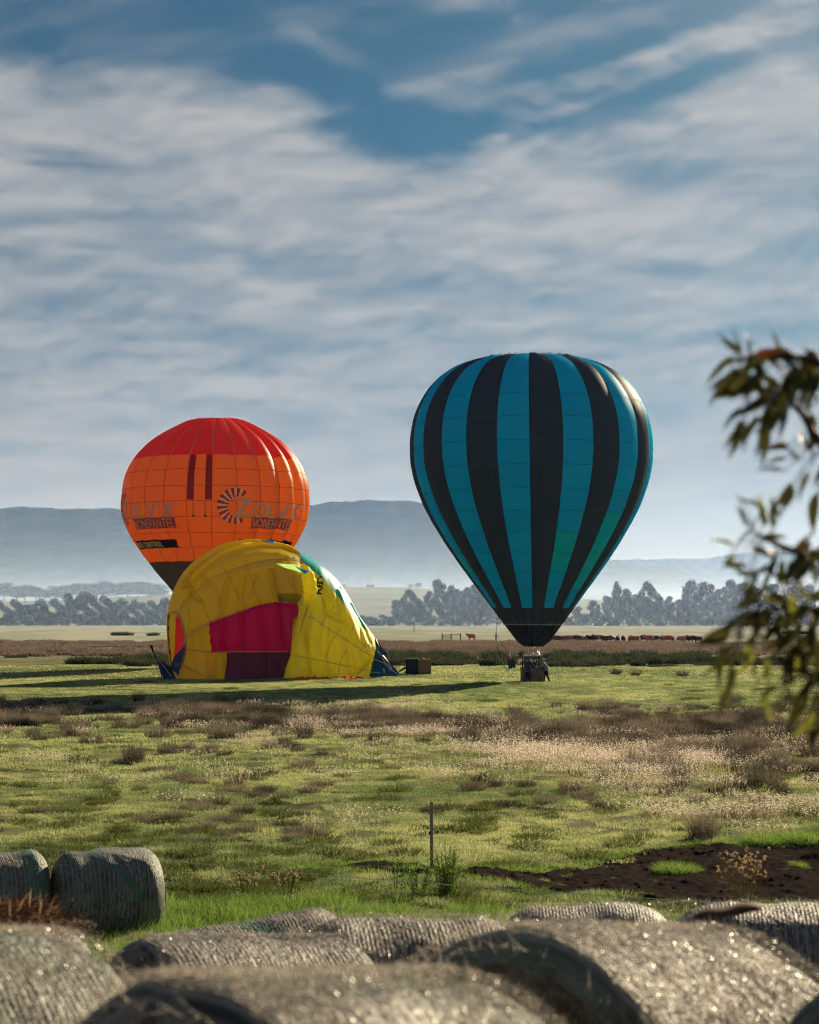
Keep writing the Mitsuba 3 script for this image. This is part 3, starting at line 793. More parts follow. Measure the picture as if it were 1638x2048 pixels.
# tail cone with the teal strip, running to the mouth
folds_b = [(line((646, 1200), (649, 1208), (652, 1225), (680, 1240)), 0.22, 0.20), (line((660, 1200), (650, 1225), (640, 1300)), 0.2, 0.3), (line((672, 1185), (682, 1235), (684, 1240)), 0.25, 0.2), (line((625, 1230), (618, 1290), (620, 1345)), 0.2, 0.3),
           (line((700, 1210), (716, 1255), (726, 1290)), 0.2, 0.2), (line((712, 1225), (728, 1265), (738, 1285)), 0.16, 0.15), (line((690, 1270), (700, 1310), (704, 1345)), 0.1, 0.25), (line((684, 1175), (712, 1228), (730, 1262)), 0.22, 0.16), (line((677, 1175), (700, 1212), (724, 1256)), 0.18, 0.12),
           (line((735, 1322), (715, 1345)), 0.15, 0.15), (line((660, 1250), (655, 1340)), 0.12, 0.25)]
B = Lobe([(560, 1088), (545, 1110), (530, 1150), (520, 1200), (515, 1250), (515, 1300), (515, 1372)],
         [(575, 1088), (592, 1099), (603, 1106), (625, 1119), (650, 1136), (672, 1157), (690, 1181), (703, 1203), (716, 1228), (730, 1248), (745, 1268), (755, 1283), (762, 1297), (764, 1320), (764, 1345), (764, 1372)], YB + 1.0, 3.9, 2.2, folds_b)
V, q, fr = B.mesh(140, 260)
cx_, cz_ = V[q].mean(1)[:, 0], V[q].mean(1)[:, 2]
front = fr[q].all(1)
teal = pxpoly((585, 1092), (598, 1112), (606, 1124), (630, 1144), (644, 1156), (660, 1174), (673, 1190), (685, 1205), (697, 1220), (712, 1236), (724, 1254), (732, 1264), (729, 1246), (712, 1217), (713, 1210), (700, 1175), (660, 1120), (620, 1085), y=144.5)
navy = pxpoly((748, 1270), (752, 1290), (746, 1318), (738, 1350), (738, 1380), (790, 1380), (790, 1270))
what = np.full(len(q), 'yellow_b', object)
what[C(teal)] = 'teal_strip'
what[C(navy)] = 'navy_cloth'
for m_, nm in {'yellow_b': 'tail_cloth', 'teal_strip': 'teal_strip', 'navy_cloth': 'mouth_cloth'}.items():
    piece(k, nm, V, q, what == m_, m_)
labels[k + '__teal_strip'] = {'label': 'shiny turquoise strip along the top of the tail'}
for px in ([(600, 1230), (627, 1236), (644, 1251), (690, 1280), (735, 1310), (748, 1316)], [(588, 1312), (640, 1322), (690, 1333), (736, 1343)]):
    part(k, 'load_tape', ribbon(on_front(B, px), 0.06), 'tape_fallen', True)
for px in ([(667, 1211), (650, 1235), (640, 1252)], [(712, 1240), (700, 1265), (691, 1282)], [(680, 1258), (660, 1285), (648, 1320)], [(693, 1300), (680, 1320), (675, 1350)], [(620, 1318), (619, 1350)], [(736, 1275), (722, 1300)]):
    part(k, 'seam', ribbon(on_front(B, px, 0.2, 0.03), 0.035), 'seam_olive', True)
# black lettering running up the tail
diffuse('letter_black', (0.015, 0.014, 0.012), 0.6)
for ch, (u, v), h, w in (('K', (640, 1189), 0.50, 0.62), ('E', (641, 1175), 0.46, 0.50), ('D', (642, 1167), 0.46, 0.60)):
    m = word(ch, h, w, True)
    x0, z0 = XZ(u, v)
    a = math.radians(78)
    xx = x0 + m.vertices[:, 0] * math.cos(a) - m.vertices[:, 1] * math.sin(a)
    zz = z0 + m.vertices[:, 0] * math.sin(a) + m.vertices[:, 1] * math.cos(a)
    part(k, 'letter', trimesh.Trimesh(np.stack([xx, B.front(xx, zz, 0.07) - m.vertices[:, 2], zz], -1), m.faces, process=False), 'letter_black')


def drape(pxs, ys, mat, name, nx=18, ny=14, sag=0.0, wr=0.08, seed=0):
    """A piece of cloth between four corners given as pixels and depths (in order round the edge)."""
    c = np.array([P(u, v, y) for (u, v), y in zip(pxs, ys)])
    a, b = np.meshgrid(np.linspace(0, 1, nx), np.linspace(0, 1, ny), indexing='ij')
    a, b = a[..., None], b[..., None]
    p = (1 - a) * (1 - b) * c[0] + a * (1 - b) * c[1] + a * b * c[2] + (1 - a) * b * c[3]
    w = meshkit.fbm(np.stack([a[..., 0] * 5 + seed, b[..., 0] * 1.6, 0 * a[..., 0]], -1), 3, seed) - 0.5
    p[..., 1] += wr * 4 * w
    p[..., 2] += wr * w - sag * 4 * (a * (1 - a))[..., 0]
    p[..., 2] = np.maximum(p[..., 2], land(p[..., 0], p[..., 1]) + 0.03)
    return part(k, name, trimesh.Trimesh(p.reshape(-1, 3), tri(grid_faces(nx, ny)), process=False), mat, True)


drape([(601, 1128), (618, 1143), (612, 1190), (606, 1200)], [142.2, 142.4, 142.6, 142.2], 'yellow_b', 'vent_flap', wr=0.05, seed=3)
tub = []
for (u, v), r0 in zip([(604, 1133), (614, 1142), (622, 1160), (625, 1180), (621, 1200), (617, 1215)], (0.25, 0.45, 0.55, 0.55, 0.42, 0.12)):
    tub.append((*P(u - 4, v, 142.3), r0))
tub = np.array(tub)
ti = np.linspace(0, 5, 30)
tp = np.stack([PchipInterpolator(range(6), tub[:, j])(ti) for j in range(4)], -1)
part(k, 'vent_sleeve', tube(tp[:, :3], tp[:, 3] * (1 + 0.10 * np.sin(ti * 9)), 14), 'yellow_b', True)
part(k, 'trailing_cord', tube([P(618, 1205, 142.4), P(612, 1225, 142.2), P(606, 1244, 142.0), P(598, 1268, 141.9)], [0.10, 0.09, 0.06, 0.03], 6), 'yellow_b', True)
drape([(552, 1127), (592, 1129), (611, 1147), (570, 1136)], [140.9, 140.9, 141.3, 141.0], 'lime_flap', 'lime_flap', wr=0.02, seed=5)
drape([(587, 1129.5), (606, 1139), (619, 1141), (609, 1148.5)], [140.85, 141.2, 141.6, 141.2], 'blue_flap', 'blue_flap', wr=0.02, seed=6)
drape([(522, 1080), (549, 1081.5), (546, 1086.5), (526, 1083)], [145.4, 145.4, 145.2, 145.2], 'blue_flap', 'blue_flap', wr=0.02, seed=7)
# navy cloth at the crown opening and at the mouth
drape([(313, 1315), (342, 1334), (352, 1357), (326, 1358)], [143.6, 142.8, 141.6, 141.8], 'navy_cloth', 'crown_cloth', wr=0.06, seed=8)
drape([(340, 1333), (349, 1313), (372, 1288), (356, 1352)], [142.8, 142.3, 141.4, 141.4], 'navy_cloth', 'crown_cloth', wr=0.06, seed=9)
for a, b in (((316, 1318), (345, 1356)), ((352, 1325), (370, 1318)), ((345, 1337), (364, 1326))):
    p0, p1 = P(*a, 142.6), P(*b, 141.2)
    part(k, 'crown_line', tube([p0, (p0 + p1) / 2 + [0, -0.2, 0.05], p1], 0.025, 4), 'rope_pale')
part(k, 'crown_rope', tube([P(302, 1291, 143.4), P(306, 1302, 143.5), P(313, 1318, 143.6), P(319, 1334, 143.2), P(324, 1352, 142.8)], [0.10, 0.08, 0.06, 0.05, 0.05], 6), 'black_webbing', True)
for u in (306, 310, 314):
    part(k, 'crown_line', tube([P(u, 1302, 143.5), P(u + 8, 1335, 143.0), P(u + 14, 1356, 142.4)], 0.018, 4), 'rope_pale')
drape([(749, 1275), (753, 1279), (774, 1309), (754, 1317)], [145.6, 145.6, 145.0, 144.6], 'navy_cloth', 'mouth_cloth', wr=0.07, seed=10)
drape([(753, 1298), (768, 1312), (803, 1351), (741, 1353)], [144.0, 144.2, 143.4, 142.8], 'navy_cloth', 'mouth_cloth', nx=26, wr=0.08, seed=11)
for px in ([(752, 1292), (770, 1325), (780, 1338), (800, 1350)], [(745, 1316), (768, 1326), (788, 1342)], [(740, 1343), (760, 1346)]):
    part(k, 'mouth_line', tube([P(u, v, 143.2) + [0, -0.35, 0] for u, v in px], 0.03, 4), 'rope_pale')
for u, v, ln in ((769, 1345, 0.32), (776, 1306, 0.2), (773, 1322, 0.16)):
    p = P(u, v, 142.7)
    part(k, 'shackle', tube([p, p + [-0.10, 0, ln]], 0.05, 6), 'rope_pale')
# red cloth lying crumpled along the edge of the tail
gx, gy = np.meshgrid(np.linspace(0, 1, 120), np.linspace(0, 1, 14), indexing='ij')
xa, xb = G(596, 1358)[0], G(727, 1356)[0]
X_ = xa + (xb - xa) * gx
Y_ = 141.0 + 1.0 * gx + 1.6 * (gy - 0.5) * (0.5 + 0.8 * meshkit.noise(np.stack([gx * 9, 0 * gx, 0 * gx], -1), 4))
Z_ = land(X_, Y_) + 0.04 + 0.30 * np.sin(np.pi * gy) * meshkit.fbm(np.stack([gx * 34, gy * 3, 0 * gx], -1), 3, 6)
part(k, 'red_cloth', trimesh.Trimesh(np.stack([X_, Y_, Z_], -1).reshape(-1, 3), tri(grid_faces(*gx.shape)), process=False), 'red_heap', True)
labels[k + '__red_cloth'] = {'label': 'crumpled red cloth on the ground'}

# the tipped over basket of the fallen balloon
kb = thing('balloon_basket', 'wicker basket tipped on its side, right of the yellow balloon', 'basket')
pb = G(838, 1350)
Mb = TR(pb[0] + 0.98, pb[1] + 0.3, 0.70, rz=0.06) @ TR(0, 0, 0, ry=-math.pi / 2)
tub, rim, o = rounded_tub(1.30, 1.55, 1.12, 0.2)
part(kb, 'body', move(tub, Mb), 'wicker_mat', 35)
part(kb, 'rim', move(rim, Mb), 'leather_mat', True)
diffuse('basket_cover', (0.014, 0.013, 0.014), 0.7)
part(kb, 'padded_cover', move(rounded_tub(1.36, 1.60, 0.95, 0.22, 0.05)[0], Mb @ TR(0, 0, 1.10)), 'basket_cover', 35)
for a, b, c in ((0.5, 0.62, 0.3), (0.5, -0.62, -0.1), (-0.5, 0.6, 0.0), (-0.5, -0.6, 0.1)):
    part(kb, 'upright', move(tube([[a, b, 1.0], [a * 0.9, b * 0.9, 2.2 + c]], 0.05, 8), Mb), 'black_padding', 40)
b0 = P(822, 1331, pb[1] - 0.4)
part(kb, 'support_pole', tube([b0 + [0.5, 0.2, 0.12], b0, b0 + [-0.55, -0.05, -0.22], b0 + [-1.0, -0.1, -0.52]], [0.09, 0.09, 0.08, 0.06], 8), 'black_padding', 40)
diffuse('blue_bag_mat', (0.016, 0.045, 0.10), 0.5, 0.4)
kc = thing('storage_bag', 'dark blue rolled bag lying on top of the tipped basket', 'bag')
bag = trimesh.creation.capsule(0.55, 0.30, count=[16, 20])
bag.vertices += 0.05 * (meshkit.fbm(bag.vertices * 4, 3, 2)[:, None] - 0.5) * bag.vertex_normals * 2
bc = P(850, 1325.5, pb[1] + 0.1)
part(kc, 'body', move(bag, TR(*bc, rz=-0.3) @ TR(0, 0, 0, ry=math.radians(118))), 'blue_bag_mat', True)
for dd in (0.08, 0.45):
    st = trimesh.creation.torus(0.31, 0.025, major_sections=20, minor_sections=6)
    part(kc, 'strap', move(st, TR(*bc, rz=-0.3) @ TR(0, 0, 0, ry=math.radians(118)) @ TR(0, 0, dd)), 'black_webbing', True)
# ---------------------------------------------------------------- trees of the far side
def foliage(key, a, b, dt=0.5):
    scene[key] = {'type': 'twosided', 'bsdf': {'type': 'diffuse', 'reflectance': proc(lambda p, n, uv: mix(a, b, fbm(p.x * 0.35, p.y * 0.2, p.z * 0.45, 3)))}}
    return key


foliage('gum_leaves', [0.010, 0.016, 0.010], [0.026, 0.032, 0.018], 0.4)
foliage('pine_needles', [0.006, 0.010, 0.006], [0.014, 0.020, 0.011], 0.2)
diffuse('gum_bark', (0.20, 0.175, 0.145), 0.9)
diffuse('dark_bark', (0.07, 0.055, 0.045), 0.9)


def tree_proto(kind, seed, nleaf):
    """Trunk and crown of a tree one metre tall and about one metre across its crown."""
    r = np.random.default_rng(seed)
    limbs, lobes = [], []
    if kind == 'gum':
        h0 = r.uniform(0.16, 0.26)
        top = np.array([r.normal(0, 0.03), r.normal(0, 0.03), 0.88])
        limbs.append(tube([[0, 0, -0.02], [0.01, 0, 0.25], top * [1, 1, 0.62], top], [0.022, 0.018, 0.010, 0.004], 7))
        n = int(r.integers(11, 17))
        for i in range(n):
            t = (i + 0.5) / n
            zc = h0 + (0.90 - h0) * t
            a = i * 2.4 + r.normal(0, 0.4)
            env = 0.34 * np.sin(np.pi * min(1, 0.22 + 0.80 * (1 - t))) ** 0.7 * (1.1 if t < 0.75 else 0.8)
            rad = r.uniform(0.45, 1.0) * env
            c = np.array([rad * np.cos(a), rad * np.sin(a), zc + 0.03])
            lobes.append((c, np.array([0.20, 0.20, 0.115]) * r.uniform(0.65, 1.2)))
            limbs.append(tube([[0.01, 0, max(0.12, zc - 0.16)], c * [0.5, 0.5, 1] - [0, 0, 0.05], c], [0.009, 0.006, 0.002], 5))
        lobes.append((np.array([top[0], top[1], 0.91]), np.array([0.13, 0.13, 0.09])))
    elif kind == 'pine':
        limbs.append(tube([[0, 0, -0.02], [0.02, 0, 0.4], [0, 0.01, 0.9]], [0.03, 0.022, 0.008], 7))
        n = int(r.integers(13, 17))
        for i in range(n):
            t = (i + 0.5) / n
            a = i * 2.4 + r.normal(0, 0.5)
            zc = 0.34 + 0.58 * t
            rad = r.uniform(0.1, 0.36) * (1.15 - 0.6 * t)
            c = np.array([rad * np.cos(a), rad * np.sin(a), zc])
            lobes.append((c, np.array([0.30, 0.30, 0.11]) * r.uniform(0.75, 1.2)))
            limbs.append(tube([[0, 0, zc - 0.1], c], [0.010, 0.003], 5))
    else:
        limbs.append(tube([[0, 0, -0.02], [0.02, 0, 0.3], [0, 0.01, 0.7]], [0.03, 0.022, 0.008], 7))
        for i in range(16):
            a, zc = i * 2.4, 0.10 + 0.76 * ((i * 0.618) % 1)
            rad = r.uniform(0.15, 0.40) * np.sqrt(max(0.1, 1 - (zc - 0.35) ** 2 * 2.6))
            c = np.array([rad * np.cos(a), rad * np.sin(a), zc])
            lobes.append((c, np.array([0.19, 0.19, 0.13]) * r.uniform(0.7, 1.2)))
            if i % 3 == 0: limbs.append(tube([[0, 0, zc * 0.5], c], [0.012, 0.003], 5))
    vol = np.array([l[1].prod() ** 0.67 for l in lobes]); vol /= vol.sum()
    cs = []
    for (c, s), w in zip(lobes, vol):
        n = int(nleaf * w)
        d = r.normal(size=(n, 3)); d /= np.linalg.norm(d, axis=1, keepdims=True)
        d *= (r.uniform(0.25, 1.0, (n, 1)) ** 0.45)
        d *= 1 + 0.25 * (meshkit.noise(d * 2.2 + seed, 3)[:, None] - 0.5) * 2
        cs.append(np.hstack([c + d * s, d / s * s.mean()]))
    cs = np.vstack(cs)
    cs = cs[meshkit.noise(cs[:, :3] * 9, seed) > 0.20]
    nv = cs[:, 3:] + r.normal(0, 0.12, (len(cs), 3)); nv /= np.linalg.norm(nv, axis=1, keepdims=True)
    cs = cs[:, :3]
    return cat(limbs), leaf_quads(cs, r.uniform(0.014, 0.036, len(cs)), r, 0.8, nv), np.repeat(nv, 4, 0)


PROTO = {}
for kind, nk, nl in (('gum', 4, 3600), ('pine', 3, 3200), ('bush', 3, 3400)):
    PROTO[kind] = []
    for i in range(nk):
        tr, cr, cn = tree_proto(kind, 40 + i * 7 + len(kind), nl)
        bark, lf = ('gum_bark', 'gum_leaves') if kind != 'pine' else ('dark_bark', 'pine_needles')
        PROTO[kind].append((mikit.ply(tr, bark, 40), {**mikit.ply(cr, lf), 'filename': meshkit.write_ply(cr, normals=cn), 'face_normals': False}))


def tree(name, kind, u, vtop, vbase, y, wpx, label, group, idx=None):
    base, top = P(u, vbase, y), P(u, vtop, y)
    h, w = top[2] - base[2], wpx / F * y
    i = len(labels) if idx is None else idx
    trunk, crown = PROTO[kind][i % len(PROTO[kind])]
    k = thing(name, label, 'tree', group)
    M = T().translate([float(base[0]), float(y), float(base[2]) - 0.4]).rotate([0, 0, 1], float((i * 77) % 360)).scale([float(w), float(w), float(h)])
    scene[k + '__trunk'] = {**trunk, 'to_world': M}
    scene[k + '__crown'] = {**crown, 'to_world': M}
    return k


r = np.random.default_rng(12)
VB = 1251.5
# pines on the rise behind, left
for i, (u, vt, w) in enumerate([(8, 1164, 46), (33, 1172, 40), (50, 1169, 44), (72, 1171, 40), (90, 1176, 36), (112, 1172, 36), (132, 1169, 40), (152, 1165, 40), (172, 1166, 44), (194, 1164, 44), (213, 1160, 42), (234, 1165, 44), (255, 1163, 48), (276, 1161, 44), (297, 1164, 46), (318, 1166, 46)]):
    tree('pine_tree', 'pine', u, vt + r.uniform(-1, 1), 1203 - (u > 150) * 4, 1600 + r.uniform(-30, 30), w, f'flat topped pine on the far rise at left, {ORD[i]} from the left edge', 'pines on the far rise at left')
# front row, left
for i, (u, vt, w) in enumerate([(8, 1195, 42), (30, 1194, 44), (52, 1205, 40), (75, 1192, 42), (95, 1202, 40), (114, 1190, 44), (131, 1182, 46), (153, 1178, 48), (176, 1179, 46), (196, 1184, 42), (214, 1186, 44), (236, 1190, 42), (256, 1202, 40), (272, 1195, 38), (290, 1199, 40), (303, 1196, 38), (319, 1190, 40), (336, 1196, 40)]):
    tree('broadleaf_tree', 'bush', u, vt, VB, 985 + r.uniform(-45, 45), w * 1.15, f'hazy round crowned tree in the left hand tree row, {ORD[i]} from the left edge', 'trees in the far row at left')
# between the balloons
gums = [(800, 1199, 30), (820, 1177, 30), (838, 1198, 26), (857, 1180, 26), (879, 1158, 34), (901, 1169, 24), (917, 1175, 24), (933, 1172, 26), (947, 1168, 28), (962, 1178, 26), (980, 1176, 30), (1000, 1180, 28)]
for i, (u, vt, w) in enumerate(gums):
    lb = {4: 'tallest gum tree of the clump left of the striped balloon', 1: 'pointed gum tree at the left end of the clump left of the striped balloon'}.get(i)
    tree('gum_tree', 'gum', u, vt, VB, 960 + r.uniform(-30, 30), w * 1.35, lb or f'hazy gum tree, {ORD[i]} from the left in the clump left of the striped balloon', None if lb else 'gum trees left of the striped balloon')
for i, (u, vt, w) in enumerate([(715, 1228, 30), (735, 1230, 30), (752, 1232, 26), (770, 1226, 26), (786, 1216, 34), (812, 1215, 34), (850, 1217, 36), (890, 1214, 34), (925, 1216, 34), (955, 1214, 34), (1130, 1206, 40), (1160, 1208, 38)]):
    tree('low_tree', 'bush', u, vt, VB, 940 + r.uniform(-20, 20), w * 1.2, f'low rounded tree under the gum trees between the balloons, {ORD[i]} from the left', 'low trees between the balloons')
# right of the striped balloon
for i, (u, vt, w) in enumerate([(1190, 1200, 26), (1216, 1190, 24), (1234, 1161, 26), (1254, 1175, 30), (1278, 1188, 26), (1297, 1162, 34), (1318, 1188, 26), (1338, 1190, 28), (1362, 1198, 26), (1381, 1159, 40), (1412, 1161, 38), (1436, 1176, 30), (1460, 1159, 38), (1482, 1164, 34), (1510, 1170, 34), (1545, 1166, 38), (1580, 1172, 36), (1615, 1168, 38)]):
    lb = {2: 'narrow pointed gum tree nearest the right side of the striped balloon', 5: 'tall domed gum tree midway between striped balloon and leafy branch', 9: 'broad tall gum tree just left of the leafy branch'}.get(i)
    tree('gum_tree', 'gum', u, vt, VB, 960 + r.uniform(-30, 30), w * 1.3, lb or f'hazy gum tree, {ORD[i]} from the left in the row right of the striped balloon', None if lb else 'gum trees right of the striped balloon')
for i, (u, vt, w) in enumerate([(1200, 1212, 36), (1240, 1208, 40), (1275, 1207, 40), (1310, 1210, 40), (1345, 1208, 40), (1385, 1205, 44), (1425, 1208, 42), (1465, 1206, 44), (1505, 1208, 42), (1550, 1208, 44), (1600, 1207, 46), (1636, 1208, 46)]):
    tree('low_tree', 'bush', u, vt, VB, 940 + r.uniform(-20, 20), w * 1.25, f'low rounded tree in the row right of the striped balloon, {ORD[i]} from the left', 'low trees right of the striped balloon')
# on the crest of the pasture
tree('lone_tree', 'pine', 836, 1164, 1178, 1735, 18, 'small flat topped tree on the pale green rise', None, 1)
tree('lone_tree', 'pine', 821, 1167, 1178, 1735, 10, 'smallest tree on the pale green rise, left of the flat topped one', None, 2)
# scrub that closes the foot of the rows
cs = []
for u0, u1, n in ((-60, 345, 2300), (690, 1010, 1500), (1100, 1700, 2900)):
    u = r.uniform(u0, u1, n); yy = r.uniform(915, 990, n)
    hh = 6.5 * (0.35 + 0.75 * meshkit.fbm(np.stack([u / 14, 0 * u, 0 * u], -1), 3, 6)) * r.uniform(0, 1, n) ** 0.7
    cs.append(np.stack([(u - CU) / F * yy, yy, hh], -1))
add('scrub', leaf_quads(np.vstack(cs), r.uniform(0.5, 1.1, sum(map(len, cs))), r), 'gum_leaves')
labels['scrub'] = {'label': 'tangled scrub along the foot of the far tree rows', 'category': 'scrub', 'kind': 'stuff'}
# two low farm sheds on the rise
diffuse('shed_wall', (0.20, 0.20, 0.20)); diffuse('shed_roof', (0.30, 0.31, 0.33), 0.5)
for u, v, wpx, lb in ((741, 1174.5, 17, 'long low farm shed on the crest of the pale rise, further right'), (686, 1174.5, 12, 'low farm shed on the pale rise just above the fallen balloon')):
    p = P(u, v, 1742.0); w = wpx / F * 1742
    k = thing('farm_shed', lb, 'shed')
    part(k, 'wall', box(p[0], 1742, p[2] + 0.4, w, 7, 3.4), 'shed_wall')
    ro = trimesh.creation.extrude_polygon(Polygon([(-4, 0), (4, 0), (0, 1.4)]), w + 0.8, engine='earcut').apply_transform(TR(0, 0, 0, rx=math.pi / 2)).apply_transform(TR(0, 0, 0, rz=math.pi / 2))
    ro.apply_translation(np.array([p[0], 1742, p[2] + 2.1]) - ro.bounds.mean(0) + [0, 0, 0.7])
    part(k, 'roof', ro, 'shed_roof')
    for t in (-0.3, 0.05, 0.35):
        part(k, 'door', box(p[0] + t * w, 1738.47, p[2] + 0.1, w * 0.14, 0.1, 2.4), 'dark_bark')
# ---------------------------------------------------------------- grass, rushes, weeds
def field_green(p, n, uv):
    a = fbm(p.x * 0.22, p.y * 0.10, 1.0, 3)
    b = fbm(p.x * 1.3, p.y * 0.8, 2.0, 2)
    return mix([0.160, 0.220, 0.085], [0.420, 0.450, 0.205], smoothstep(0.30, 0.72, 0.55 * a + 0.45 * b))


thin('grass_mat', proc(field_green), 1.0, 0.38, 1.4)
thin('lush_mat', proc(lambda p, n, uv: mix([0.095, 0.190, 0.035], [0.230, 0.330, 0.075], fbm(p.x * 2.0, p.y * 2.0, p.z * 4, 2))), 0.95, 0.35, 1.45)
thin('tussock_mat', proc(lambda p, n, uv: mix([0.060, 0.090, 0.024], [0.150, 0.165, 0.050], fbm(p.x * 1.5, p.y * 1.0, p.z * 3, 2))), 0.7, 0.5)
thin('rush_mat', proc(lambda p, n, uv: mix([0.060, 0.050, 0.036], [0.27, 0.228, 0.172], smoothstep(0.25, 0.75, fbm(p.x * 0.8, p.y * 0.35, p.z * 2.0, 3)))), 0.5, 0.6)
thin('far_rush_mat', proc(lambda p, n, uv: mix([0.15, 0.115, 0.090], [0.30, 0.235, 0.185], fbm(p.x * 0.12, p.y * 0.05, p.z * 2.5, 3))), 0.5, 0.7)
thin('seed_mat', proc(lambda p, n, uv: mix([0.64, 0.55, 0.46], [0.88, 0.80, 0.71], fbm(p.x * 1.5, p.y * 1.5, p.z * 3, 2))), 0.9, 0.6)
thin('straw_stem_mat', (0.34, 0.30, 0.17), 0.8, 0.5)
thin('sedge_mat', proc(lambda p, n, uv: mix([0.030, 0.046, 0.022], [0.095, 0.105, 0.045], fbm(p.x * 0.6, p.y * 0.4, p.z * 1.5, 3))), 0.5, 0.6)


def group(gid, mesh, bsdf):
    scene[gid] = {'type': 'shapegroup', 'piece': mikit.ply(mesh, bsdf)}


def lawn(size, n, h, w, seed):
    r = np.random.default_rng(seed)
    b = np.stack([r.uniform(-size / 2, size / 2, n), r.uniform(-size / 2, size / 2, n), np.full(n, -0.02)], -1)
    hh = r.uniform(0.45, 1.0, n) * h
    return blades(b, hh, r.normal(0, 0.45, (n, 2)) * hh[:, None], r.uniform(0.6, 1.1, n) * w, r)


def clump(rad, n, h, w, seed, spread=0.8, flat=0.0):
    r = np.random.default_rng(seed)
    q, a = rad * np.sqrt(r.uniform(0, 1, n)) * 0.75, r.uniform(0, 2 * np.pi, n)
    b = np.stack([q * np.cos(a), q * np.sin(a), np.full(n, -0.03)], -1)
    hh = h * r.uniform(0.55, 1.0, n) * (1 - 0.45 * (q / rad) ** 2)
    lean = np.stack([np.cos(a), np.sin(a)], -1) * (spread * q / rad * hh)[:, None] + r.normal(0, 0.16, (n, 2)) * hh[:, None]
    return blades(b, hh, lean, r.uniform(0.6, 1.1, n) * w, r)


def plumes(n, rad, h, seed):
    """Tall flowering grass: a thin stem with a loose feathery head of small scales."""
    r = np.random.default_rng(seed)
    a, q = r.uniform(0, 2 * np.pi, n), rad * np.sqrt(r.uniform(0, 1, n))
    b = np.stack([q * np.cos(a), q * np.sin(a), np.full(n, -0.03)], -1)
    hh = h * r.uniform(0.7, 1.05, n)
    lean = r.normal(0, 0.14, (n, 2)) * hh[:, None] + np.array([-0.08, 0.0]) * h
    stems = blades(b, hh, lean, np.full(n, 0.006), r, 2)
    m = 10
    t = r.uniform(0.68, 1.0, (n, m))
    c = b[:, None, :] + np.stack([lean[:, None, 0] * t ** 1.7, lean[:, None, 1] * t ** 1.7, hh[:, None] * t], -1)
    c = c + r.normal(0, 0.014, c.shape) * (1.6 - t)[..., None]
    heads = leaf_quads(c.reshape(-1, 3), r.uniform(0.010, 0.021, n * m), r, 0.45)
    return stems, heads


for i in range(4):
    group(f'lawn_near_{i}', lawn(1.15, 1000, 0.085, 0.010, 60 + i), 'grass_mat')
    group(f'lawn_mid_{i}', lawn(2.3, 900, 0.13, 0.026, 70 + i), 'grass_mat')
    group(f'lawn_far_{i}', lawn(5.5, 800, 0.20, 0.075, 80 + i), 'grass_mat')
    group(f'tall_{i}', lawn(0.8, 260, 0.42, 0.013, 90 + i), 'lush_mat')
    group(f'tuft_{i}', clump(0.36, 260, 0.24, 0.014, 100 + i, 1.0), 'tussock_mat')
    group(f'green_tuft_{i}', clump(0.32, 260, 0.22, 0.012, 105 + i, 1.0), 'lush_mat')
    group(f'rush_{i}', clump(0.55, 300, 0.85, 0.014, 110 + i, 0.55), 'rush_mat')
    group(f'sedge_{i}', clump(1.3, 300, 1.0, 0.085, 120 + i, 0.7), 'sedge_mat')
    group(f'far_rush_{i}', clump(1.7, 220, 0.95, 0.10, 130 + i, 0.4), 'far_rush_mat')
    group(f'lump_{i}', clump(0.42, 230, 0.17, 0.014, 150 + i, 1.3), 'grass_mat')
    st, hd = plumes(46, 0.62, 0.75, 140 + i)
    scene[f'plume_{i}'] = {'type': 'shapegroup', 'stem': mikit.ply(st, 'straw_stem_mat'), 'head': mikit.ply(hd, 'seed_mat')}


def put(name, gid, x, y, s=1.0, sz=None, rot=0.0, dz=0.0):
    COUNT[name] = COUNT.get(name, 0) + 1
    scene[f'{name}__{COUNT[name]:04d}'] = {'type': 'instance', 'to_world': T().translate([float(x), float(y), float(dz)]).rotate([0, 0, 1], float(rot)).scale([float(s), float(s), float(s if sz is None else sz)]), 'shapegroup': {'type': 'ref', 'id': gid}}


def scatter(name, gids, x, y, s, sz, r, skip_soil=True, grow=0.0):
    x, y = np.asarray(x), np.asarray(y)
    ok = ~on_soil(x, y, grow) if skip_soil else np.ones(len(x), bool)
    z = land(x, y)
    for i in np.nonzero(ok)[0]:
        put(name, gids + f'_{r.integers(4)}', x[i], y[i], s[i], sz[i], r.uniform(0, 360), z[i])


r = np.random.default_rng(21)


def rows(y0, y1, step, jit):
    xs, ys = [], []
    for y in np.arange(y0, y1, step):
        w = 0.24 * y + 1.5
        x = np.arange(-w, w, step)
        xs.append(x + r.uniform(-jit, jit, len(x)) * step); ys.append(y + r.uniform(-jit, jit, len(x)) * step)
    return np.concatenate(xs), np.concatenate(ys)


x, y = rows(25.5, 58, 0.92, 0.3)
lush = 0.7 + 0.9 * meshkit.fbm(np.stack([x * 0.5, y * 0.35, 0 * x], -1), 3, 31)
scatter('grass', 'lawn_near', x, y, np.full(len(x), 1.0), lush, r)
x, y = rows(58, 142, 1.95, 0.3)
scatter('grass', 'lawn_mid', x, y, np.full(len(x), 1.0), 0.6 + 0.8 * meshkit.fbm(np.stack([x * 0.3, y * 0.18, 0 * x], -1), 3, 32), r, False)
x, y = rows(142, 182, 4.9, 0.3)
scatter('grass', 'lawn_far', x, y, np.full(len(x), 1.0), np.full(len(x), 0.8), r, False)
labels['grass'] = {'label': 'short dewy green pasture grass covering the paddock', 'category': 'grass', 'kind': 'stuff'}
